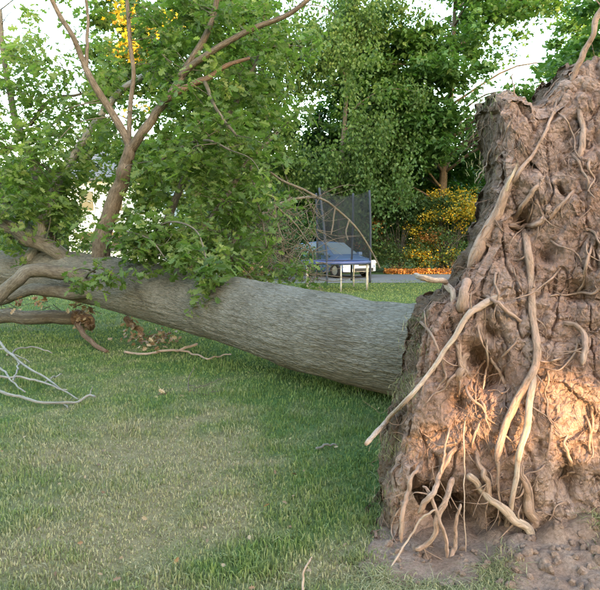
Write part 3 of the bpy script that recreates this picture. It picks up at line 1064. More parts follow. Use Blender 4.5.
limb([(165, 101, 8.8), (182, 90, 8.7), (205, 80, 8.6), (226, 66, 8.6), (250, 58, 8.6)], 8, 3, 'wood_red')
limb([(204, 80, 8.6), (213, 102, 8.5), (224, 120, 8.45), (237, 136, 8.4)], 3.8, 2.4, 'bark_limb')
# grey dead limb going up and left
limb([(30, 262, 9.7), (38, 236, 9.8), (48, 205, 9.9), (60, 178, 10), (74, 155, 10.1), (95, 122, 10.2), (122, 90, 10.3), (150, 72, 10.4)], 13, 5, 'bark_dead')
limb([(50, 206, 9.9), (55, 198, 9.85), (56, 194, 9.8)], 9, 8, 'bark_dead')
limb([(80, 268, 9.5), (50, 248, 9.4), (20, 235, 9.4), (-15, 218, 9.4), (-50, 205, 9.4)], 16, 10)
limb([(70, 262, 9.5), (40, 240, 9.9), (20, 222, 10.1), (-5, 205, 10.3), (-30, 180, 10.5)], 16, 9, 'bark_dead')
limb([(92, 282, 8.95), (66, 273, 8.85), (42, 270, 8.7), (22, 276, 8.6), (8, 288, 8.55), (-6, 302, 8.5), (-30, 320, 8.45)], 15, 12, 'bark_limb')
limb([(100, 290, 9.0), (70, 292, 9.0), (40, 290, 9.1), (5, 300, 9.2), (-30, 305, 9.3)], 15, 9, 'bark_limb')
# bough pressed flat to the ground under the trunk, its broken end torn open
limb([(-60, 315, 10.0), (-20, 316, 10.0), (20, 317, 9.95), (50, 317, 9.9), (78, 318, 9.85)], 14, 14, 'bark_limb')
limb([(76, 317, 9.8), (86, 320, 9.75), (92, 328, 9.7)], 16, 8, 'wood_red')
limb([(77, 324, 9.7), (84, 334, 9.2), (95, 345, 8.7), (107, 352, 8.4)], 6, 4, 'wood_red')
limb([(126, 318, 9.4), (133, 326, 9.3), (139, 330, 9.25), (143, 336, 9.2)], 7, 4, 'wood_red', amp=.3)
# thinner boughs of the crown behind the trunk
limb([(215, 275, 8.6), (235, 240, 9.2), (260, 215, 9.8), (290, 200, 10.5), (318, 198, 11.2), (340, 212, 11.6), (358, 230, 11.8), (372, 252, 12), (380, 268, 12)], 3.2, 1.6, 'bark_limb')
limb([(270, 172, 10.2), (285, 182, 10.5), (304, 190, 10.9), (318, 198, 11.2)], 2, 3, 'bark_limb')
limb([(335, 207, 11.5), (333, 222, 11.4), (331, 235, 11.3)], 1.8, 1.2)
limb([(349, 220, 11.7), (346, 232, 11.6), (348, 240, 11.5)], 1.8, 1.2)
limb([(250, 164, 9.6), (254, 185, 9.5), (261, 214, 9.4), (264, 232, 9.3), (267, 248, 9.2)], 2.6, 1.3, 'bark_limb')
limb([(268, 195, 9.9), (272, 208, 9.8), (277, 222, 9.7), (283, 240, 9.6)], 1.6, 1, 'bark_limb')
limb([(275, 205, 10.2), (292, 221, 10.4), (304, 236, 10.6), (312, 252, 10.8), (313, 262, 10.8)], 1.9, 1, 'bark_limb')
limb([(150, 268, 9.0), (170, 215, 9.4), (190, 170, 9.6), (215, 135, 9.8), (240, 95, 10), (262, 50, 10)], 9, 3, 'bark_limb')
limb([(190, 275, 8.6), (200, 235, 8.9), (225, 200, 9.2), (245, 165, 9.6), (280, 130, 10)], 8, 3, 'bark_limb')
limb([(60, 255, 9.9), (40, 190, 10.6), (20, 130, 11), (5, 70, 11.2), (0, 10, 11.3)], 10, 4, 'bark_limb')
limb([(10, 240, 10.5), (-10, 160, 11), (-30, 90, 11.3)], 9, 4, 'bark_limb')
limb([(30, 125, 11), (50, 100, 10.9), (75, 95, 10.8), (100, 92, 10.7)], 4, 2, 'bark_limb')
limb([(150, 200, 9.5), (160, 165, 9.2), (175, 150, 9.0), (205, 140, 8.6), (230, 150, 8.3)], 4, 2, 'bark_limb')
limb([(140, 262, 8.6), (152, 235, 8.3), (170, 222, 8.0), (195, 230, 7.7), (205, 255, 7.5), (208, 272, 7.45)], 2.2, 1.2, 'bark_limb')
limb([(105, 255, 9.0), (110, 240, 8.6), (125, 232, 8.2), (150, 240, 7.9), (165, 258, 7.8)], 2.2, 1.2, 'bark_limb')
limb([(85, 278, 8.9), (90, 272, 8.5), (100, 268, 8.2), (112, 275, 8.0)], 3, 1.4, 'bark_limb')
limb([(95, 272, 8.6), (82, 268, 8.3), (70, 272, 8.1)], 2.2, 1.2, 'bark_limb')
LIMB = np.array(LIMB_PTS)

# ------------------------------------------------------------------ foliage of the fallen tree
crown_blobs = []   # centre px, py, Y, spread px x, px y, depth spread m, clump count


def blobs(spec):
    for px, py, Y, sx, sy, sy_m, n in spec:
        for _ in range(n):
            crown_blobs.append((px + rng.normal(0, sx), py + rng.normal(0, sy), Y + rng.normal(0, sy_m)))


blobs([(45, 115, 10.5, 34, 32, .8, 34), (25, 170, 10.2, 25, 26, .8, 26), (75, 195, 10.0, 26, 20, .6, 22), (15, 60, 11, 14, 22, .6, 14), (10, 215, 9.6, 18, 12, .4, 10), (70, 150, 10.4, 24, 26, .6, 16),
       (185, 170, 9.2, 36, 34, .6, 26), (155, 212, 8.8, 28, 24, .5, 15), (215, 210, 9.0, 26, 26, .5, 12), (240, 160, 9.6, 28, 30, .6, 22), (205, 115, 9.4, 34, 26, .7, 26), (175, 55, 9.8, 30, 26, .6, 22),
       (235, 60, 9.8, 26, 26, .6, 18), (165, 8, 9.4, 26, 12, .6, 10), (230, 10, 9.2, 30, 14, .6, 12), (280, 25, 9.0, 18, 14, .6, 4), (100, 55, 10.6, 16, 26, .5, 8), (305, 40, 9.4, 14, 20, .5, 2), (260, 95, 9.9, 22, 20, .5, 10),
       (140, 238, 8.2, 20, 12, .15, 10), (170, 246, 8.0, 20, 9, .12, 7), (205, 268, 7.5, 8, 10, .1, 6), (245, 262, 9.6, 16, 10, .4, 5), (288, 270, 10, 7, 6, .3, 3), (210, 250, 9.0, 24, 14, .4, 9), (250, 245, 9.8, 16, 18, .5, 5)])
pos, sz, rnd, twigs = [], [], [], []
for (px, py, Y) in crown_blobs:
    C = at(px, py, Y)
    if C[2] < 0.5 or math.hypot(px - 127, (py - 193) * .7) < 15 or math.hypot(px - 127, (py - 34) * .6) < 17:
        continue
    n = int(rng.integers(38, 70))
    # a drooping spray along a twig
    a = rng.uniform(0, 2 * math.pi)
    d = np.array([math.cos(a), math.sin(a), rng.normal(-0.55, 0.35)])
    L = rng.uniform(0.4, 0.95)
    tt = rng.uniform(-0.5, 0.5, n)
    pts = C + d * (tt * L)[:, None] + rng.normal(0, 0.10, (n, 3)) * np.array([1, 1, 0.8])
    pos.append(pts)
    tone = np.clip(rng.normal(0.52 if px > 130 else 0.6, 0.18), 0, 1)
    rnd.append(np.clip(rng.normal(tone, 0.2, n), 0, 1))
    sz.append(np.clip(rng.lognormal(-2.2, 0.28, n), 0.05, 0.19))
    near = LIMB[np.argmin(((LIMB - C) ** 2).sum(1))]
    dist = np.linalg.norm(near - C)
    e = C + d * L * 0.5
    m_ = (near + C) / 2 + np.array([rng.normal(0, .08), rng.normal(0, .08), 0.12 * dist])
    if dist < 3.2:
        tw = smooth_path([near, m_, C - d * L * 0.2, e], 5)
        twigs.append(tube_data(tw, np.linspace(0.004 + 0.006 * min(dist, 2), 0.002, len(tw)), 5))
pos = np.vstack(pos)
sz = np.concatenate(sz)
rnd = np.concatenate(rnd)
crown = leaf_obj('crown', OAK_LITE, pos, sz, M['leaf_oak'], ft, rnd)
crown['label'] = 'masses of green lobed oak leaves still on the fallen crown'
o = join_obj('twigs', twigs, M['bark_limb'], ft)
o['kind'] = 'stuff'

# leaves of the sprays that hang in front of the trunk, one by one
leaf_me = []
for k in range(8):
    me = bpy.data.meshes.new('leaf')
    V0 = OAK[0].copy()
    V0[:, 2] += 0.12 * math.sin(k) * V0[:, 1] ** 2 + 0.25 * math.cos(k * 2.1) * np.abs(V0[:, 0])
    me.from_pydata(V0.tolist(), [], OAK[1].tolist())
    a_ = me.attributes.new('rnd', 'FLOAT', 'FACE')
    a_.data.foreach_set('value', np.full(len(OAK[1]), 0.35 + 0.09 * k, np.float32))
    me.materials.append(M['leaf_oak'])
    leaf_me.append(me)
nleaf = 0
for (px, py, Y, sx, sy, n) in [(75, 282, 8.15, 9, 9, 36), (98, 283, 8.05, 11, 9, 44), (112, 276, 8.0, 8, 6, 20), (100, 265, 8.2, 14, 6, 22), (150, 250, 7.9, 16, 9, 26), (178, 255, 7.8, 12, 9, 20), (205, 280, 7.4, 7, 9, 34), (135, 250, 8.0, 14, 8, 30), (190, 252, 7.7, 12, 9, 30)]:
    for _ in range(n):
        P = at(px + rng.normal(0, sx * .7), py + rng.normal(0, sy * .7), Y + rng.normal(0, .09))
        o = bpy.data.objects.new('leaf', leaf_me[nleaf % 8])
        COL.objects.link(o)
        o.parent = crown
        o.location = P
        s = rng.uniform(.10, .165)
        o.scale = (s, s, s)
        o.rotation_euler = (rng.normal(-0.5, 0.5), rng.normal(0, 0.5), rng.uniform(0, 6.28))
        nleaf += 1

# tangle of broken twigs behind the trunk
tw = []
for k in range(330):
    px, py = rng.uniform(205, 318), rng.uniform(195, 284)
    if py < 230 and px < 225:
        continue
    Y = 9.2 + (px - 205) / 113 * 2.0 + rng.normal(0, .35)
    A = at(px, py, Y)
    A[2] = max(A[2], 0.05)
    a = rng.uniform(0, 6.28)
    L = rng.uniform(.3, 1.1)
    d = np.array([math.cos(a), math.sin(a) * .5, rng.normal(0.1, .7)])
    d /= np.linalg.norm(d)
    B = A + d * L
    B[2] = max(B[2], 0.04)
    tw.append(tube_data(smooth_path([A, (A + B) / 2 + rng.normal(0, .06, 3), B], 4), np.linspace(rng.uniform(.004, .011), .002, 9), 5))
for k in range(60):
    px, py = rng.uniform(-10, 120), rng.uniform(255, 318)
    A = at(px, py, rng.uniform(9.4, 10.2))
    a = rng.uniform(0, 6.28)
    d = np.array([math.cos(a), math.sin(a) * .4, rng.normal(0, .4)])
    B = A + d * rng.uniform(.3, .9)
    B[2] = max(B[2], 0.03)
    tw.append(tube_data(smooth_path([A, (A + B) / 2 + rng.normal(0, .06, 3), B], 4), np.linspace(rng.uniform(.004, .009), .002, 9), 5))
o = join_obj('broken_twigs', tw, M['bark_limb'], ft)
o['kind'] = 'stuff'


# ------------------------------------------------------------------ dry leaves on the ground, and caught in the broken boughs
def dry_pile(name, spec, label, size=(.06, .11)):
    P = []
    for px, py, sx, sy, n, lift in spec:
        for _ in range(n):
            g = gnd(px + rng.normal(0, sx), py + rng.normal(0, sy), lift * rng.random())
            P.append(g + np.array([0, 0, 0.02]))
    P = np.array(P)
    o = leaf_obj(name, OAK_LITE, P, rng.uniform(size[0], size[1], len(P)), M['leaf_dry'], None, droop=0.0, updirness=.5)
    tag(o, label, 'leaves')
    return o


dry_pile('dry_leaves', [(150, 342, 10, 4, 70, .15), (165, 338, 7, 3, 40, .12), (134, 338, 6, 4, 30, .15), (172, 395, 8, 3, 8, .02)], 'scattered pale brown dead leaves on the grass below the trunk')


def hang_dry(name, spec, label):
    P = []
    for px, py, Y, sx, sy, n in spec:
        for _ in range(n):
            P.append(at(px + rng.normal(0, sx), py + rng.normal(0, sy), Y + rng.normal(0, .12)))
    P = np.array(P)
    return leaf_obj(name, OAK_LITE, P, rng.uniform(.06, .12, len(P)), M['leaf_dry'], ft, droop=.5, updirness=.3)


LP = np.array([gnd(rng.uniform(-60, 400), rng.uniform(345, 600), 0.0) for _ in range(90)])
LP[:, 2] = ground_z(LP[:, 0], LP[:, 1]) + rng.uniform(.01, .04, len(LP))
lit = leaf_obj('leaf_litter', OAK, LP, rng.uniform(.02, .045, len(LP)), M['leaf_dry'], None, droop=0, updirness=1.2)
tag(lit, 'single brown dead leaves and bits strewn over the open lawn', 'leaves')
hang_dry('withered_leaves', [(82, 312, 9.7, 6, 6, 60), (86, 322, 9.6, 4, 5, 30), (20, 302, 9.0, 5, 3, 14), (38, 300, 9.0, 5, 3, 10), (228, 262, 9.3, 12, 6, 60), (250, 268, 9.6, 14, 5, 50), (134, 325, 9.3, 4, 4, 20)], '')


# ------------------------------------------------------------------ loose branches on the lawn
def ground_branch(name, label, stems, m, group=None, w_of=None, base=None):
    """stems: (points (px, py, height), w0, w1); first is the main stem"""
    ws = []
    for pts, w0, w1 in stems:
        W = np.array([gnd(px, py, z) for px, py, z in pts])
        gz = ground_z(W[:, 0], W[:, 1])
        W[:, 2] = W[:, 2] + gz
        ws.append((W, w0, w1))
    root = thing(name, label, 'branch', tuple(ws[0][0][0]), group)
    for k, (W, w0, w1) in enumerate(ws):
        pth = smooth_path(W, 8)
        tt = np.linspace(0, 1, len(pth))
        rad = (w0 * (1 - tt) + w1 * tt) * .39 * pth[:, 1] / F_PX
        pth = pth + (np.stack([vnoise(np.stack([tt * 11 + k * 5, tt * 0 + qq, tt * 0], -1), 150 + qq) for qq in range(3)], -1) - .5) * min(.03, .1 * np.linalg.norm(pth[-1] - pth[0]))
        tube_obj('stem' if k == 0 else 'twig', pth, rad, M[m], root, 8, .15, 14, k)
    return root


ground_branch('dead_branch', 'bleached grey forked dead branch lying on the grass near the left edge', [
    ([(-40, 372, .10), (0, 389, .09), (21, 395, .07), (39, 403, .03), (71, 403, .03), (88, 398, .06), (95, 399, .06)], 4.5, 3),
    ([(-20, 326, .30), (0, 342, .22), (17, 361, .16), (40, 375, .12), (60, 387, .08), (77, 398, .03)], 4, 1.8),
    ([(-15, 374, .14), (0, 377, .12), (24, 377, .12), (47, 384, .09), (66, 391, .06)], 4, 2),
    ([(8, 355, .16), (20, 349, .14), (36, 348, .12), (52, 353, .06)], 2.5, 1.5),
    ([(-15, 360, .18), (0, 369, .14), (12, 381, .10), (24, 392, .06)], 3, 2),
    ([(43, 383, .1), (52, 377, .12), (63, 374, .12)], 2, 1.4),
    ([(88, 398, .06), (91, 392, .10), (92, 387, .14)], 1.8, 1),
    ([(64, 403, .03), (68, 408, .02)], 2, 1.5),
    ([(12, 381, .1), (17, 371, .14), (18, 361, .16)], 2.5, 2),
    ([(-10, 345, .2), (10, 352, .18), (30, 362, .12)], 2, 1.2)], 'bark_dead')
ground_branch('fallen_stick', 'long crooked pale stick lying on the grass under the trunk', [
    ([(124, 352, .03), (145, 353, .03), (166, 352, .04), (180, 351, .05), (197, 345, .10)], 3.2, 3.5),
    ([(178, 352, .05), (192, 354, .03), (206, 360, .03), (216, 358, .03), (230, 354, .03)], 2.6, 2)], 'root_pale')
ground_branch('short_stick', 'short pale stick lying in the open grass left of the soil wall', [([(316, 452, .02), (326, 449, .03), (336, 448, .02)], 4, 2.5)], 'bark_dead')
ground_branch('grass_stem', 'pale upright dry twig standing at the bottom edge of the lawn', [([(303, 596, .0), (304, 580, .05), (307, 566, .10), (311, 556, .13)], 4, 2)], 'root_pale')
ground_branch('thin_twig', 'thin upright leafless twig in the grass in front of the trunk', [([(189, 393, .0), (189, 384, .06), (192, 374, .14), (194, 368, .18)], 1.5, .8), ([(190, 388, .02), (204, 388, .05), (222, 380, .10)], 1.3, .8), ([(192, 392, .01), (206, 395, .02), (220, 392, .03)], 1.2, .8)], 'bark_limb')


# ------------------------------------------------------------------ trees behind
def crown_tree(name, label, px, Y, h, cr, cz, m, tmpl, seed, nclump=230, per=150, leaf=(.12, .2), clump_r=.62, bark='bark_limb', group='trees behind the lawn', hang=0.0, trunk_r=.22, hollow=.35, base=None):
    r = np.random.default_rng(seed)
    x0 = pm(px - 300, Y)
    root = thing(name, label, 'tree', (x0, Y, 0), group)
    cen = np.array([x0, Y, cz])
    lean = r.normal(0, .25, 2)
    top = np.array([x0 + lean[0], Y + lean[1], h * .82])
    tpth = smooth_path([(x0, Y, -0.1), (x0 + r.normal(0, .12), Y, h * .25), (x0 + lean[0] * .6, Y + lean[1] * .6, h * .55), top], 6)
    tds = [tube_data(tpth, np.linspace(trunk_r * 1.15, trunk_r * .25, len(tpth)), 10, .1, 4, seed)]
    P, S, Rn = [], [], []
    k = 0
    guard = 0
    while k < nclump and guard < nclump * 20:
        guard += 1
        v3 = r.normal(0, 1, 3)
        v3 /= np.linalg.norm(v3)
        rr_ = r.uniform(hollow, 1) ** .5
        c = cen + v3 * rr_ * np.array(cr)
        c = c + r.normal(0, .3, 3)
        q = (c - cen)[None] * .32 + seed * 3.7
        if vnoise(q, seed)[0] < .38:
            continue
        if c[2] < 0.5:
            continue
        n = int(per * r.uniform(.6, 1.4))
        R1 = clump_r * r.uniform(.6, 1.35)
        g = r.normal(0, .5, (n, 3)) * R1 * np.array([1, 1, .55 + hang])
        g[:, 2] -= hang * np.abs(r.normal(0, .8, n)) * R1
        P.append(c + g)
        S.append(r.uniform(leaf[0], leaf[1], n))
        Rn.append(np.clip(r.normal(r.uniform(.3, .7), .2, n), 0, 1))
        if k % 9 == 0:
            s = tpth[np.argmin(np.abs(tpth[:, 2] - min(c[2] - .25 * np.linalg.norm(c[:2] - cen[:2]), h * .8)))]
            mp_ = s * .5 + c * .5 + np.array([0, 0, .15 * np.linalg.norm(c - s)])
            lp = smooth_path([s, mp_, c], 4)
            tds.append(tube_data(lp, np.linspace(trunk_r * .28, .012, len(lp)), 5))
        k += 1
    join_obj('trunk', tds, M[bark], root)
    leaf_obj('crown', tmpl, np.vstack(P), np.concatenate(S), M[m], root, np.concatenate(Rn), r=r, droop=.35 + hang)
    return root


def copy_tree(src, px, Y, label, rz, s, zs=1.0):
    c = src.copy()
    COL.objects.link(c)
    c.location = (pm(px - 300, Y), Y, 0)
    c.rotation_euler = (0, 0, rz)
    c.scale = (s, s, s * zs)
    c['label'] = label
    for ch in src.children:
        d = ch.copy()
        COL.objects.link(d)
        d.parent = c
    return c


t_maple = crown_tree('maple_tree', 'broad dense deep green tree filling the sky left of the root plate', 445, 32, 17, (6.6, 4.6, 7.2), 9.2, 'leaf_maple', MAPLE, 301, 500, 105, (.2, .33), .85, trunk_r=.26, hollow=.3, bark='bark_warm')
t_birch = crown_tree('feathery_tree', 'lighter green tree with drooping fine branches above the trampoline', 345, 29, 15, (4.2, 3.2, 5.8), 8.2, 'leaf_birch', DIA, 302, 230, 140, (.13, .21), .6, hang=.7, trunk_r=.16, hollow=.25)
t_dark = crown_tree('dark_tree', 'low dark evergreen tree directly behind the trampoline', 322, 33, 9.5, (3.2, 2.6, 4.0), 5.0, 'leaf_dark', DIA, 303, 200, 170, (.22, .36), .6, trunk_r=.2, hollow=.1)
t_open = crown_tree('open_tree', 'thin-crowned tree with sky showing through behind the top of the soil wall', 622, 36, 17, (5.5, 4, 5.5), 12.4, 'leaf_maple', MAPLE, 304, 150, 110, (.22, .36), .7, trunk_r=.24)
t_left = crown_tree('leafy_tree', 'tall pale green tree rising behind the middle of the fallen crown', 195, 27, 14, (4.6, 4.0, 5.6), 8.2, 'leaf_birch', MAPLE, 305, 210, 130, (.2, .32), .7, trunk_r=.22, hollow=.2)
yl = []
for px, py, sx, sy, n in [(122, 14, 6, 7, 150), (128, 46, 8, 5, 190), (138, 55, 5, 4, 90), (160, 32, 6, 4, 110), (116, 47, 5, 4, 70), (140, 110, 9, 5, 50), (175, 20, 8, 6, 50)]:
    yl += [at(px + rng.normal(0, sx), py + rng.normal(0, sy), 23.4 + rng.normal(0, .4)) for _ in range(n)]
copy_tree(t_left, 30, 31, 'tree behind the leaves at the far left, with bright sky beside it', 2.2, .92, .8)
copy_tree(t_maple, 105, 44, 'distant tree behind the pale house', 1.1, .95, .8)
copy_tree(t_dark, 250, 34, 'dark low tree between the fallen crown and the trampoline', 1.9, 1.05, 1.1)
copy_tree(t_maple, 505, 43, 'dark green tree farther back, seen just left of the soil wall top', 3.3, .8, .85)
copy_tree(t_dark, 400, 36, 'dark low tree behind the bushes tinted yellow for sunlight', 4.0, 1.25, 1.0)
copy_tree(t_dark, 480, 37, 'dark low tree behind the left edge of the soil wall', 5.0, 1.2, 1.0)
copy_tree(t_open, 265, 40, 'thin tall tree with sky showing through right of the upright limb', 1.0, .8, .62)
copy_tree(t_dark, 150, 38, 'dark low tree right of the pale house', .6, 1.1, 1.0)
copy_tree(t_dark, 40, 37, 'dark low tree at the left behind the grey dead limb', 2.6, 1.2, 1.0)
copy_tree(t_left, 295, 37, 'pale green tree between the upright limb and the trampoline, far back', 4.4, .7, .75)
copy_tree(t_dark, 432, 31.5, 'dark leafy tree rising straight behind the sun-tinted bush', 2.9, 1.1, 1.0)


leaf_obj('painted_sun_foliage', MAPLE, np.array(yl), rng.uniform(.13, .22, len(yl)), M['leaf_painted_sun'], t_left)  # clusters whose yellow colour paints sunlit patches on the crown


# ------------------------------------------------------------------ far wood closing the view
fw_n = 34000
fx = rng.uniform(-45, 50, fw_n)
fy = rng.uniform(50, 56, fw_n)
ftop = 6.0 + 6.0 * fbm(np.stack([fx * .16, 0 * fx, 0 * fx], -1), 4, 601)
fz = rng.uniform(0, 1, fw_n) ** .8 * ftop
fwood = leaf_obj('far_wood', DIA, np.stack([fx, fy, fz], -1), rng.uniform(.7, 1.1, fw_n), M['leaf_dark'])
tag(fwood, 'far-off dark line of woodland behind all the trees', 'woodland')


# ------------------------------------------------------------------ shrubs behind the driveway
def shrub(name, label, px, Y, rx, ry, h, mixes, seed, n=70, per=130, leaf=(.08, .15), cr=.45, group='shrubs along the driveway', z0=.3):
    r = np.random.default_rng(seed)
    x0 = pm(px - 300, Y)
    root = thing(name, label, 'shrub', (x0, Y, 0), group)
    stems = []
    acc = {}
    for k in range(n):
        a = r.uniform(0, 6.28)
        q = r.uniform(.2, 1) ** .5
        zz = r.uniform(z0, h) if r.random() < .75 else h * r.uniform(.7, 1)
        sh = math.sqrt(max(0.05, 1 - (zz / (h * 1.05)) ** 2)) if zz > h * .4 else 1
        c = np.array([x0 + math.cos(a) * rx * q * sh, Y + math.sin(a) * ry * q * sh, zz])
        mm = mixes[0][0]
        for (m_, zlo, zhi, xlo, xhi, pr) in mixes[1:]:
            if zlo <= zz <= zhi and xlo <= (c[0] - x0) / rx <= xhi and r.random() < pr:
                mm = m_
        nn = int(per * r.uniform(.6, 1.3))
        g = c + r.normal(0, .5, (nn, 3)) * cr * np.array([1, 1, .7])
        g[:, 2] = np.maximum(g[:, 2], .05)
        acc.setdefault(mm, []).append((g, np.clip(r.normal(r.uniform(.3, .7), .2, nn), 0, 1)))
        if k % 3 == 0:
            lp = smooth_path([(x0 + r.normal(0, .12), Y + r.normal(0, .12), -.05), (x0 * .5 + c[0] * .5 + r.normal(0, .1), Y * .5 + c[1] * .5, c[2] * .6), c], 4)
            stems.append(tube_data(lp, np.linspace(.025, .006, len(lp)), 5))
    join_obj('stems', stems, M['bark_limb'], root)
    for mm, lst in acc.items():
        P = np.vstack([g for g, _ in lst])
        rn = np.concatenate([q for _, q in lst])
        leaf_obj({'leaf_painted_sun': 'painted_sun_foliage', 'leaf_painted_sun_orange': 'painted_sun_orange'}.get(mm, 'foliage'), DIA, P, r.uniform(leaf[0], leaf[1], len(P)), M[mm], root, rn, r=r)
    return root


shrub('painted_sun_shrub', 'large bush with upper leaves coloured yellow as sunlight, left of the soil wall', 450, 30, 2.5, 1.6, 3.9, [('leaf_shrub',), ('leaf_painted_sun', 2.5, 9, -1, 1, .45), ('leaf_painted_sun', .3, 2.4, -1, .2, .2), ('leaf_painted_sun_orange', 1.2, 2.3, -1, -.1, .1)], 401, 150, 110, cr=.5)  # sunlight on the bush painted as yellow and orange leaves
shrub('mixed_shrub', 'green bush with flecks coloured orange as sunlight, behind the car', 398, 30.5, 2.1, 1.4, 3.8, [('leaf_shrub',), ('leaf_painted_sun_orange', 2.3, 9, -1, .2, .15), ('leaf_painted_sun', .5, 1.6, -.4, 1, .28), ('leaf_painted_sun_orange', .8, 1.7, -1, .5, .1)], 402, 130, 120, cr=.5)  # warm flecks are sunlight painted into the leaf colour
shrub('green_shrub', 'low green bush at the right behind the soil wall', 505, 29.5, 1.8, 1.4, 3.0, [('leaf_shrub',), ('leaf_painted_sun', 1.8, 9, -1, 0, .3)], 403, 60, 130)
shrub('tall_shrub', 'tall dull green bush seen through the trampoline net', 345, 31, 1.6, 1.3, 3.4, [('leaf_shrub',), ('leaf_painted_sun_orange', 2.6, 9, -1, 1, .15)], 404, 70, 140)
shrub('grey_green_shrub', 'grey-green bush left of the trampoline above the trunk', 285, 24, 1.5, 1.2, 2.6, [('leaf_dark',), ('leaf_shrub', 0, 9, -1, 1, .4)], 405, 60, 130)
shrub('hidden_shrub', 'bush behind the middle of the fallen crown', 215, 25, 2.2, 1.4, 3.0, [('leaf_shrub',)], 406, 70, 120)
shrub('edge_shrub', 'bush glimpsed through the leaves at the far left', 50, 26, 2.6, 1.4, 3.0, [('leaf_dark',), ('leaf_shrub', 0, 9, -1, 1, .5)], 407, 70, 120)

# low strip of leaf cards past the driveway, orange stands in for sunlight
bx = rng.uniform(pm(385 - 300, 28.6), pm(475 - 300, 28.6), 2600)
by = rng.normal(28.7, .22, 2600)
sun_strip = leaf_obj('painted_sun_strip', DIA, np.stack([bx, by, rng.uniform(.02, .24, 2600)], -1), rng.uniform(.08, .15, 2600), M['leaf_painted_sun_orange'], None)
tag(sun_strip, 'low strip coloured orange as sunlight along the far edge of the driveway', 'painted sunlight')

# ------------------------------------------------------------------ house glimpsed through the leaves
M['siding'] = solid('white_siding', (0.80, 0.80, 0.78), .6, .3, 0, .05, 3)
M['roof'] = solid('roof_shingle', (0.16, 0.16, 0.17), .9, .2, 0, .2, 8)
M['dark_glass'] = solid('dark_glass', (0.03, 0.04, 0.05), .08, .6, 0, .2, 2)
HX0, HX1, HY0, HY1 = pm(70 - 300, 36), pm(165 - 300, 36), 36.0, 43.0
hc = ((HX0 + HX1) / 2, 36, 0)
house = thing('house', 'white house with grey roof glimpsed through the leaves left of the upright limb', 'house', hc)
box_obj('wall', ((HX0 + HX1) / 2, (HY0 + HY1) / 2, 2.6), (HX1 - HX0, HY1 - HY0, 5.2), M['siding'], house)
for zz in np.arange(.3, 5.1, .3):
    box_obj('siding_board', ((HX0 + HX1) / 2, HY0 - .012, zz), (HX1 - HX0 - .1, .03, .27), M['siding'], house)
ym = (HY0 + HY1) / 2
rv = np.array([(HX0 - .4, HY0 - .5, 5.1), (HX1 + .4, HY0 - .5, 5.1), (HX1 + .4, ym, 7.6), (HX0 - .4, ym, 7.6), (HX0 - .4, HY1 + .5, 5.1), (HX1 + .4, HY1 + .5, 5.1)])
rv = np.vstack([rv, rv + np.array([0, 0, .18])])
rfc = [(0, 1, 2, 3), (3, 2, 5, 4), (6, 9, 8, 7), (9, 10, 11, 8), (0, 6, 7, 1), (4, 5, 11, 10), (0, 3, 9, 6), (3, 4, 10, 9), (1, 7, 8, 2), (2, 8, 11, 5)]
mesh_obj('roof', rv, [tuple(f) for f in rfc], M['roof'], house, smooth=False)
for wx in (.2, .5, .8):
    for wz in (1.5, 3.9):
        xx = HX0 + (HX1 - HX0) * wx
        wv = box_obj('window', (xx, HY0 - .05, wz), (1.0, .08, 1.3), M['siding'], house)
        box_obj('pane', (xx, HY0 - .093, wz + .29), (.82, .02, .54), M['dark_glass'], wv)
        box_obj('pane', (xx, HY0 - .093, wz - .29), (.82, .02, .54), M['dark_glass'], wv)

# ------------------------------------------------------------------ trampoline
M['pad_blue'] = solid('pad_blue', (0.06, 0.085, 0.22), .5, .4, 0, .15, 3)
M['galv'] = solid('galvanised_tube', (0.36, 0.36, 0.35), .4, .5, .3, .1, 8)
M['pole_dark'] = solid('dark_pole_sleeve', (0.03, 0.04, 0.06), .7, .3, 0, .2, 6)
M['mat_black'] = solid('black_mat', (0.02, 0.02, 0.022), .8, .2, 0, .2, 9)


def make_net():
    m, n, l, b = mat('safety_net', .8, .2)
    b.inputs['Base Color'].default_value = (0.015, 0.02, 0.028, 1)
    tr = n.new('ShaderNodeBsdfTransparent')
    ms = n.new('ShaderNodeMixShader')
    ms.inputs[0].default_value = .42
    l.new(tr.outputs[0], ms.inputs[1])
    l.new(b.outputs[0], ms.inputs[2])
    l.new(ms.outputs[0], n['Material Output'].inputs[0])
    return m


M['net'] = make_net()
TC = np.array([pm(336 - 300, 19.2), 19.2, 0.0])
TRAD, THGT = 1.04, .90
tram = thing('trampoline', 'round trampoline with blue pad, pale legs and dark safety net behind the trunk', 'trampoline', tuple(TC))
th = np.linspace(0, 2 * np.pi, 41)
ring = np.stack([TC[0] + TRAD * np.cos(th), TC[1] + TRAD * np.sin(th), 0 * th + THGT], -1)
tube_obj('frame_ring', ring - np.array([0, 0, .03]), .028, M['galv'], tram, 8, 0)
# padded rim
pv, pf = [], []
for k in range(40):
    a = th[k]
    for (rr_, zz) in ((TRAD + .07, THGT - .04), (TRAD + .08, THGT + .045), (TRAD - .24, THGT + .055), (TRAD - .25, THGT + .0)):
        pv.append((TC[0] + rr_ * math.cos(a), TC[1] + rr_ * math.sin(a), zz))
for k in range(40):
    for c in range(4):
        pf.append((k * 4 + c, ((k + 1) % 40) * 4 + c, ((k + 1) % 40) * 4 + (c + 1) % 4, k * 4 + (c + 1) % 4))
mesh_obj('safety_pad', np.array(pv), np.array(pf), M['pad_blue'], tram)
mv = [(TC[0], TC[1], THGT - .03)] + [(TC[0] + (TRAD - .2) * math.cos(a), TC[1] + (TRAD - .2) * math.sin(a), THGT + .01) for a in th[:-1]]
mesh_obj('jumping_mat', np.array(mv), np.array([(0, 1 + k, 1 + (k + 1) % 40) for k in range(40)]), M['mat_black'], tram)
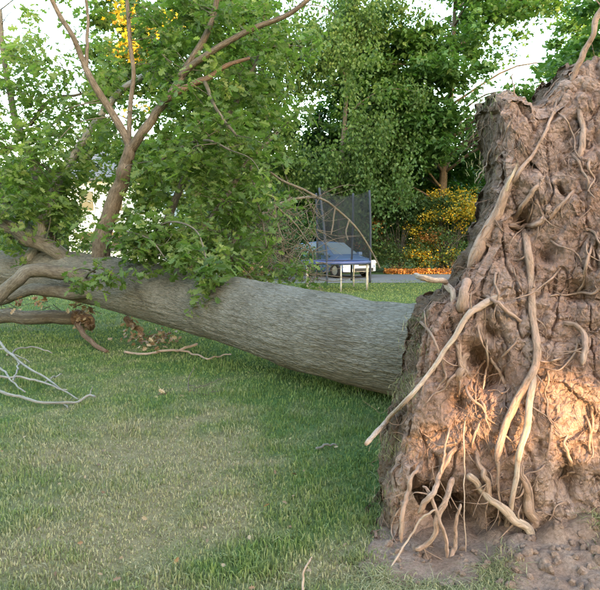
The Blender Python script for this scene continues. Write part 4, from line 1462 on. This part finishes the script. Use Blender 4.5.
for a_deg in (-85, -26, 8, 52, 150, 205):
    for da in (0,):
        a = R_(a_deg + da)
        px_, py_ = TC[0] + TRAD * math.cos(a), TC[1] + TRAD * math.sin(a)
        tube_obj('leg', smooth_path([(px_, py_, THGT - .05), (px_, py_, .04)], 4), .026, M['galv'], tram, 8, 0)
ptop = []
for a_deg in (-108, -10, 58, 122):
    a = R_(a_deg)
    b0 = np.array([TC[0] + (TRAD + .05) * math.cos(a), TC[1] + (TRAD + .05) * math.sin(a), .25])
    b1 = np.array([TC[0] + (TRAD + .05) * math.cos(a), TC[1] + (TRAD + .05) * math.sin(a), THGT])
    lean = -.22 if a_deg == -108 else (-.12 if a_deg == -10 else 0)
    b2 = np.array([TC[0] + (TRAD + .12) * math.cos(a) + lean, TC[1] + (TRAD + .12) * math.sin(a), 3.15])
    tube_obj('net_pole', smooth_path([b0, b1, (b1 + b2) / 2 + np.array([.02, 0, 0]), b2], 5), .034, M['pole_dark'], tram, 8, 0)
    ptop.append((b1 + np.array([0, 0, .06]), b2))
for k in range(4):
    (a0, a1), (b0, b1) = ptop[k], ptop[(k + 1) % 4]
    nu, nv = 14, 10
    gvv = []
    for iv in range(nv + 1):
        for iu in range(nu + 1):
            s, t_ = iu / nu, iv / nv
            P = (a0 * (1 - s) + b0 * s) * (1 - t_) + (a1 * (1 - s) + b1 * s) * t_
            P = P.copy()
            P[2] -= .22 * 4 * s * (1 - s) * t_
            mid_ = np.array([TC[0], TC[1], P[2]])
            P += (mid_ - P) * (-.20 * 4 * s * (1 - s) * (1 - t_) + .05 * 4 * s * (1 - s) * t_) + np.array([0, .03 * math.sin(s * 17 + t_ * 3), 0])
            gvv.append(P)
    idx = (np.arange(nv)[:, None] * (nu + 1) + np.arange(nu)[None]).ravel()
    mesh_obj('safety_net', np.array(gvv), np.stack([idx, idx + 1, idx + nu + 2, idx + nu + 1], -1), M['net'], tram)

# ------------------------------------------------------------------ parked car
M['car_paint'] = solid('blue_paint', (0.13, 0.25, 0.50), .25, .6, .1, .02, 2)
M['car_glass'] = solid('car_glass', (0.22, 0.30, 0.38), .06, .9, 0, .1, 2)  # pale blue base colour stands in for a bright reflection
M['tyre'] = solid('tyre_rubber', (0.018, 0.018, 0.02), .85, .2, 0, .2, 9)
M['rim'] = solid('alloy_rim', (0.5, 0.5, 0.52), .3, .6, .8, .1, 5)
M['lamp'] = solid('headlight_lens', (0.75, 0.78, 0.8), .1, .8, .2, .05, 5)
M['trim'] = solid('black_trim', (0.02, 0.02, 0.022), .5, .4, 0, .1, 5)
car_c = (pm(331 - 300, 26.6), 26.6)
car = thing('parked_car', 'blue car with white front bumper parked on the driveway behind the trampoline', 'car', (car_c[0], car_c[1], .014))
heading = math.atan2(-.80, .60)


def car_local(v):
    v = np.asarray(v, float)
    c, s = math.cos(heading), math.sin(heading)
    return np.stack([car_c[0] + v[:, 0] * c - v[:, 1] * s, car_c[1] + v[:, 0] * s + v[:, 1] * c, v[:, 2] + .014], -1)


# side profile stations (x forward): lower z, shoulder z, half width
st = [(-2.12, .42, .78, .62), (-2.05, .30, .92, .78), (-1.7, .24, .98, .86), (-1.0, .22, .99, .89), (0, .21, .97, .90), (.8, .21, .95, .89), (1.2, .23, .90, .88), (1.7, .24, .80, .84), (1.98, .27, .70, .76), (2.10, .36, .60, .64)]
V = []
for x, z0, z1, hw in st:
    zm = (z0 + z1) / 2
    sec = [(-hw * .86, z0), (-hw, z0 + .12), (-hw * 1.0, zm), (-hw * .97, z1 - .08), (-hw * .86, z1), (-hw * .4, z1 + .035), (hw * .4, z1 + .035), (hw * .86, z1), (hw * .97, z1 - .08), (hw, zm), (hw, z0 + .12), (hw * .86, z0)]
    V += [(x, y, z) for y, z in sec]
Fq = []
ns_ = 12
for a in range(len(st) - 1):
    for b in range(ns_):
        Fq.append((a * ns_ + b, (a + 1) * ns_ + b, (a + 1) * ns_ + (b + 1) % ns_, a * ns_ + (b + 1) % ns_))
Fq.append(tuple(range(ns_)))
Fq.append(tuple(reversed([(len(st) - 1) * ns_ + b for b in range(ns_)])))
mesh_obj('body', car_local(V), Fq, M['car_paint'], car)
# cabin
cb = [(-1.95, .93, .70), (-1.55, 1.42, .60), (-.6, 1.50, .60), (.15, 1.46, .59), (.98, .94, .72)]
V, Fq = [], []
for x, z, hw in cb:
    V += [(x, -hw, z), (x, -hw * .5, z + .03), (x, hw * .5, z + .03), (x, hw, z), (x, .84, .93), (x, -.84, .93)]
for a in range(4):
    for b in range(6):
        Fq.append((a * 6 + b, (a + 1) * 6 + b, (a + 1) * 6 + (b + 1) % 6, a * 6 + (b + 1) % 6))
mesh_obj('roof', car_local(V), Fq, M['car_paint'], car)


def panel(name, quad, m, parent=car):
    q = np.array(quad, float)
    nrm = np.cross(q[1] - q[0], q[2] - q[0])
    nrm /= np.linalg.norm(nrm)
    V = np.vstack([q, q + nrm * .012])
    return mesh_obj(name, car_local(V), [(0, 3, 2, 1), (4, 5, 6, 7), (0, 1, 5, 4), (1, 2, 6, 5), (2, 3, 7, 6), (3, 0, 4, 7)], m, parent, smooth=False)


panel('windscreen', [(.95, -.66, .985), (.95, .66, .985), (.22, .55, 1.46), (.22, -.55, 1.46)], M['car_glass'])
for s in (-1, 1):
    qd = [(-.5, s * .845, .96), (.72, s * .80, .97), (.14, s * .655, 1.42), (-.5, s * .665, 1.45)]
    panel('side_window', qd if s < 0 else qd[::-1], M['car_glass'])
    qd = [(-1.6, s * .82, .97), (-.56, s * .845, .96), (-.56, s * .665, 1.45), (-1.4, s * .66, 1.37)]
    panel('side_window', qd if s < 0 else qd[::-1], M['car_glass'])
    v_, q_, t_, u_ = box_data((.80, s * .97, 1.0), (.12, .2, .13))
    mesh_obj('mirror', car_local(v_), q_, M['car_paint'], car, smooth=False)
    v_, q_, t_, u_ = box_data((2.03, s * .58, .68), (.15, .32, .13))
    mesh_obj('headlight', car_local(v_), q_, M['lamp'], car, smooth=False)
    for x in (-1.32, 1.32):
        th2 = np.linspace(0, 2 * np.pi, 25)[:-1]
        prf = [(.20, .10), (.30, .10), (.325, .07), (.325, -.07), (.30, -.10), (.20, -.10)]
        V = [(x + r_ * math.cos(a), s * .82 + o_ * s, .325 + r_ * math.sin(a)) for a in th2 for r_, o_ in prf]
        Fq = [(k * 6 + b, ((k + 1) % 24) * 6 + b, ((k + 1) % 24) * 6 + (b + 1) % 6, k * 6 + (b + 1) % 6) for k in range(24) for b in range(6)]
        wh = mesh_obj('wheel', car_local(V), Fq, M['tyre'], car)
        V = [(x, s * .90, .325)] + [(x + .21 * math.cos(a), s * .895, .325 + .21 * math.sin(a)) for a in th2]
        mesh_obj('rim', car_local(V), np.array([(0, 1 + k, 1 + (k + 1) % 24) for k in range(24)]), M['rim'], wh, smooth=False)
M['bumper'] = solid('white_bumper', (0.8, 0.8, 0.8), .3, .5, 0, .03, 3)
V = [(x_, y_, z_) for z_ in (.28, .40, .60, .69) for x_, y_ in ((1.80, -.86), (2.06, -.74), (2.145, -.4), (2.16, 0), (2.145, .4), (2.06, .74), (1.80, .86))]
mesh_obj('front_bumper', car_local(V), np.array([(a * 7 + b, a * 7 + b + 1, a * 7 + b + 8, a * 7 + b + 7) for a in range(3) for b in range(6)]), M['bumper'], car)
v_, q_, t_, u_ = box_data((2.13, 0, .60), (.08, .62, .14))
mesh_obj('grille', car_local(v_), q_, M['trim'], car, smooth=False)
v_, q_, t_, u_ = box_data((2.12, 0, .36), (.10, 1.0, .13))
mesh_obj('lower_grille', car_local(v_), q_, M['trim'], car, smooth=False)

# ------------------------------------------------------------------ woodland on the sunny side, behind the viewer, with gaps cut along sun rays to place the sun patches
GAPS = []   # (world target, radius)
for px, py, r in [(555, 405, .38), (455, 425, .08)]:
    GAPS.append((on_plate(px, py), r))
for px, py, Y, r in [(440, 208, 29, .8), (465, 205, 29, .7), (425, 235, 29, .5), (425, 270, 28.5, .45), (445, 270, 28.5, .4), (405, 271, 28.5, .35), (392, 212, 29.5, .4), (385, 250, 29.5, .35), (126, 25, 25, .6), (138, 48, 25, .5), (160, 32, 25, .35), (120, 48, 24, .4), (270, 168, 20, .3), (455, 245, 29, .5)]:
    GAPS.append((at(px, py, Y), r))
r3 = np.random.default_rng(501)
NW = 105000
wy = r3.uniform(0, 1, NW)
side_v = np.array([math.cos(SUN_AZ), math.sin(SUN_AZ), 0])
back_v = np.array([TO_SUN[0], TO_SUN[1], 0]) / math.cos(SUN_EL)
along = r3.uniform(-40, 36, NW)
deep = r3.uniform(66, 74, NW)
zz = r3.uniform(0.2, 27, NW)
topz = 18 + 7 * fbm(np.stack([along * .15, 0 * along, 0 * along], -1), 3, 502)
wp = along[:, None] * side_v + deep[:, None] * back_v + np.stack([0 * zz, 0 * zz, zz], -1) + np.array([0, 6.0, 0]) * 0
ok = zz < topz
for Tg, r in GAPS:
    rel = wp - Tg
    dist = np.linalg.norm(rel - (rel @ TO_SUN)[:, None] * TO_SUN, axis=1)
    ok &= dist > r + .42
wp = wp[ok]
wood = leaf_obj('woodland', DIA, wp, r3.uniform(.68, .95, len(wp)), M['leaf_dark'], None, r=r3)
tag(wood, 'dense unseen woodland edge on the sunny side, gaps cut for sun patches', 'woodland')


# unseen tree added to shade the soil wall, cut open for the sun patch
ct = on_plate(530, 400) + 13.0 * TO_SUN
sun_blocker = thing('added_shade_tree', 'added unseen tree behind the viewer, cut open to shape the sun patch', 'tree', (ct[0], ct[1], 0))
NT = 26000
q = r3.normal(0, 1, (NT, 3))
q /= np.linalg.norm(q, axis=1)[:, None]
q = ct + q * (r3.uniform(0, 1, NT) ** .45)[:, None] * np.array([2.9, 1.6, 1.75]) + np.array([0, 0, .15])
ok = q[:, 2] > .15
for px, py, r in [(545, 402, .21), (525, 412, .17), (562, 418, .17), (580, 400, .15), (510, 400, .14), (490, 395, .12), (545, 432, .13), (470, 398, .10), (452, 425, .10), (435, 440, .09), (420, 452, .085), (405, 440, .07), (590, 430, .13), (480, 420, .08), (540, 372, .12), (575, 445, .1), (500, 430, .08)]:
    Tg = on_plate(px, py)
    rel = q - Tg
    perp = rel - (rel @ TO_SUN)[:, None] * TO_SUN
    ok &= np.linalg.norm(perp, axis=1) > r + .045
q = q[ok]
leaf_obj('crown', DIA, q, r3.uniform(.13, .22, len(q)), M['leaf_maple'], sun_blocker, r=r3)
tube_obj('trunk', smooth_path([(ct[0], ct[1], -.1), (ct[0] + .05, ct[1], .9), (ct[0] - .05, ct[1] + .05, 2.6)], 6), np.linspace(.11, .04, 13), M['bark_limb'], sun_blocker)
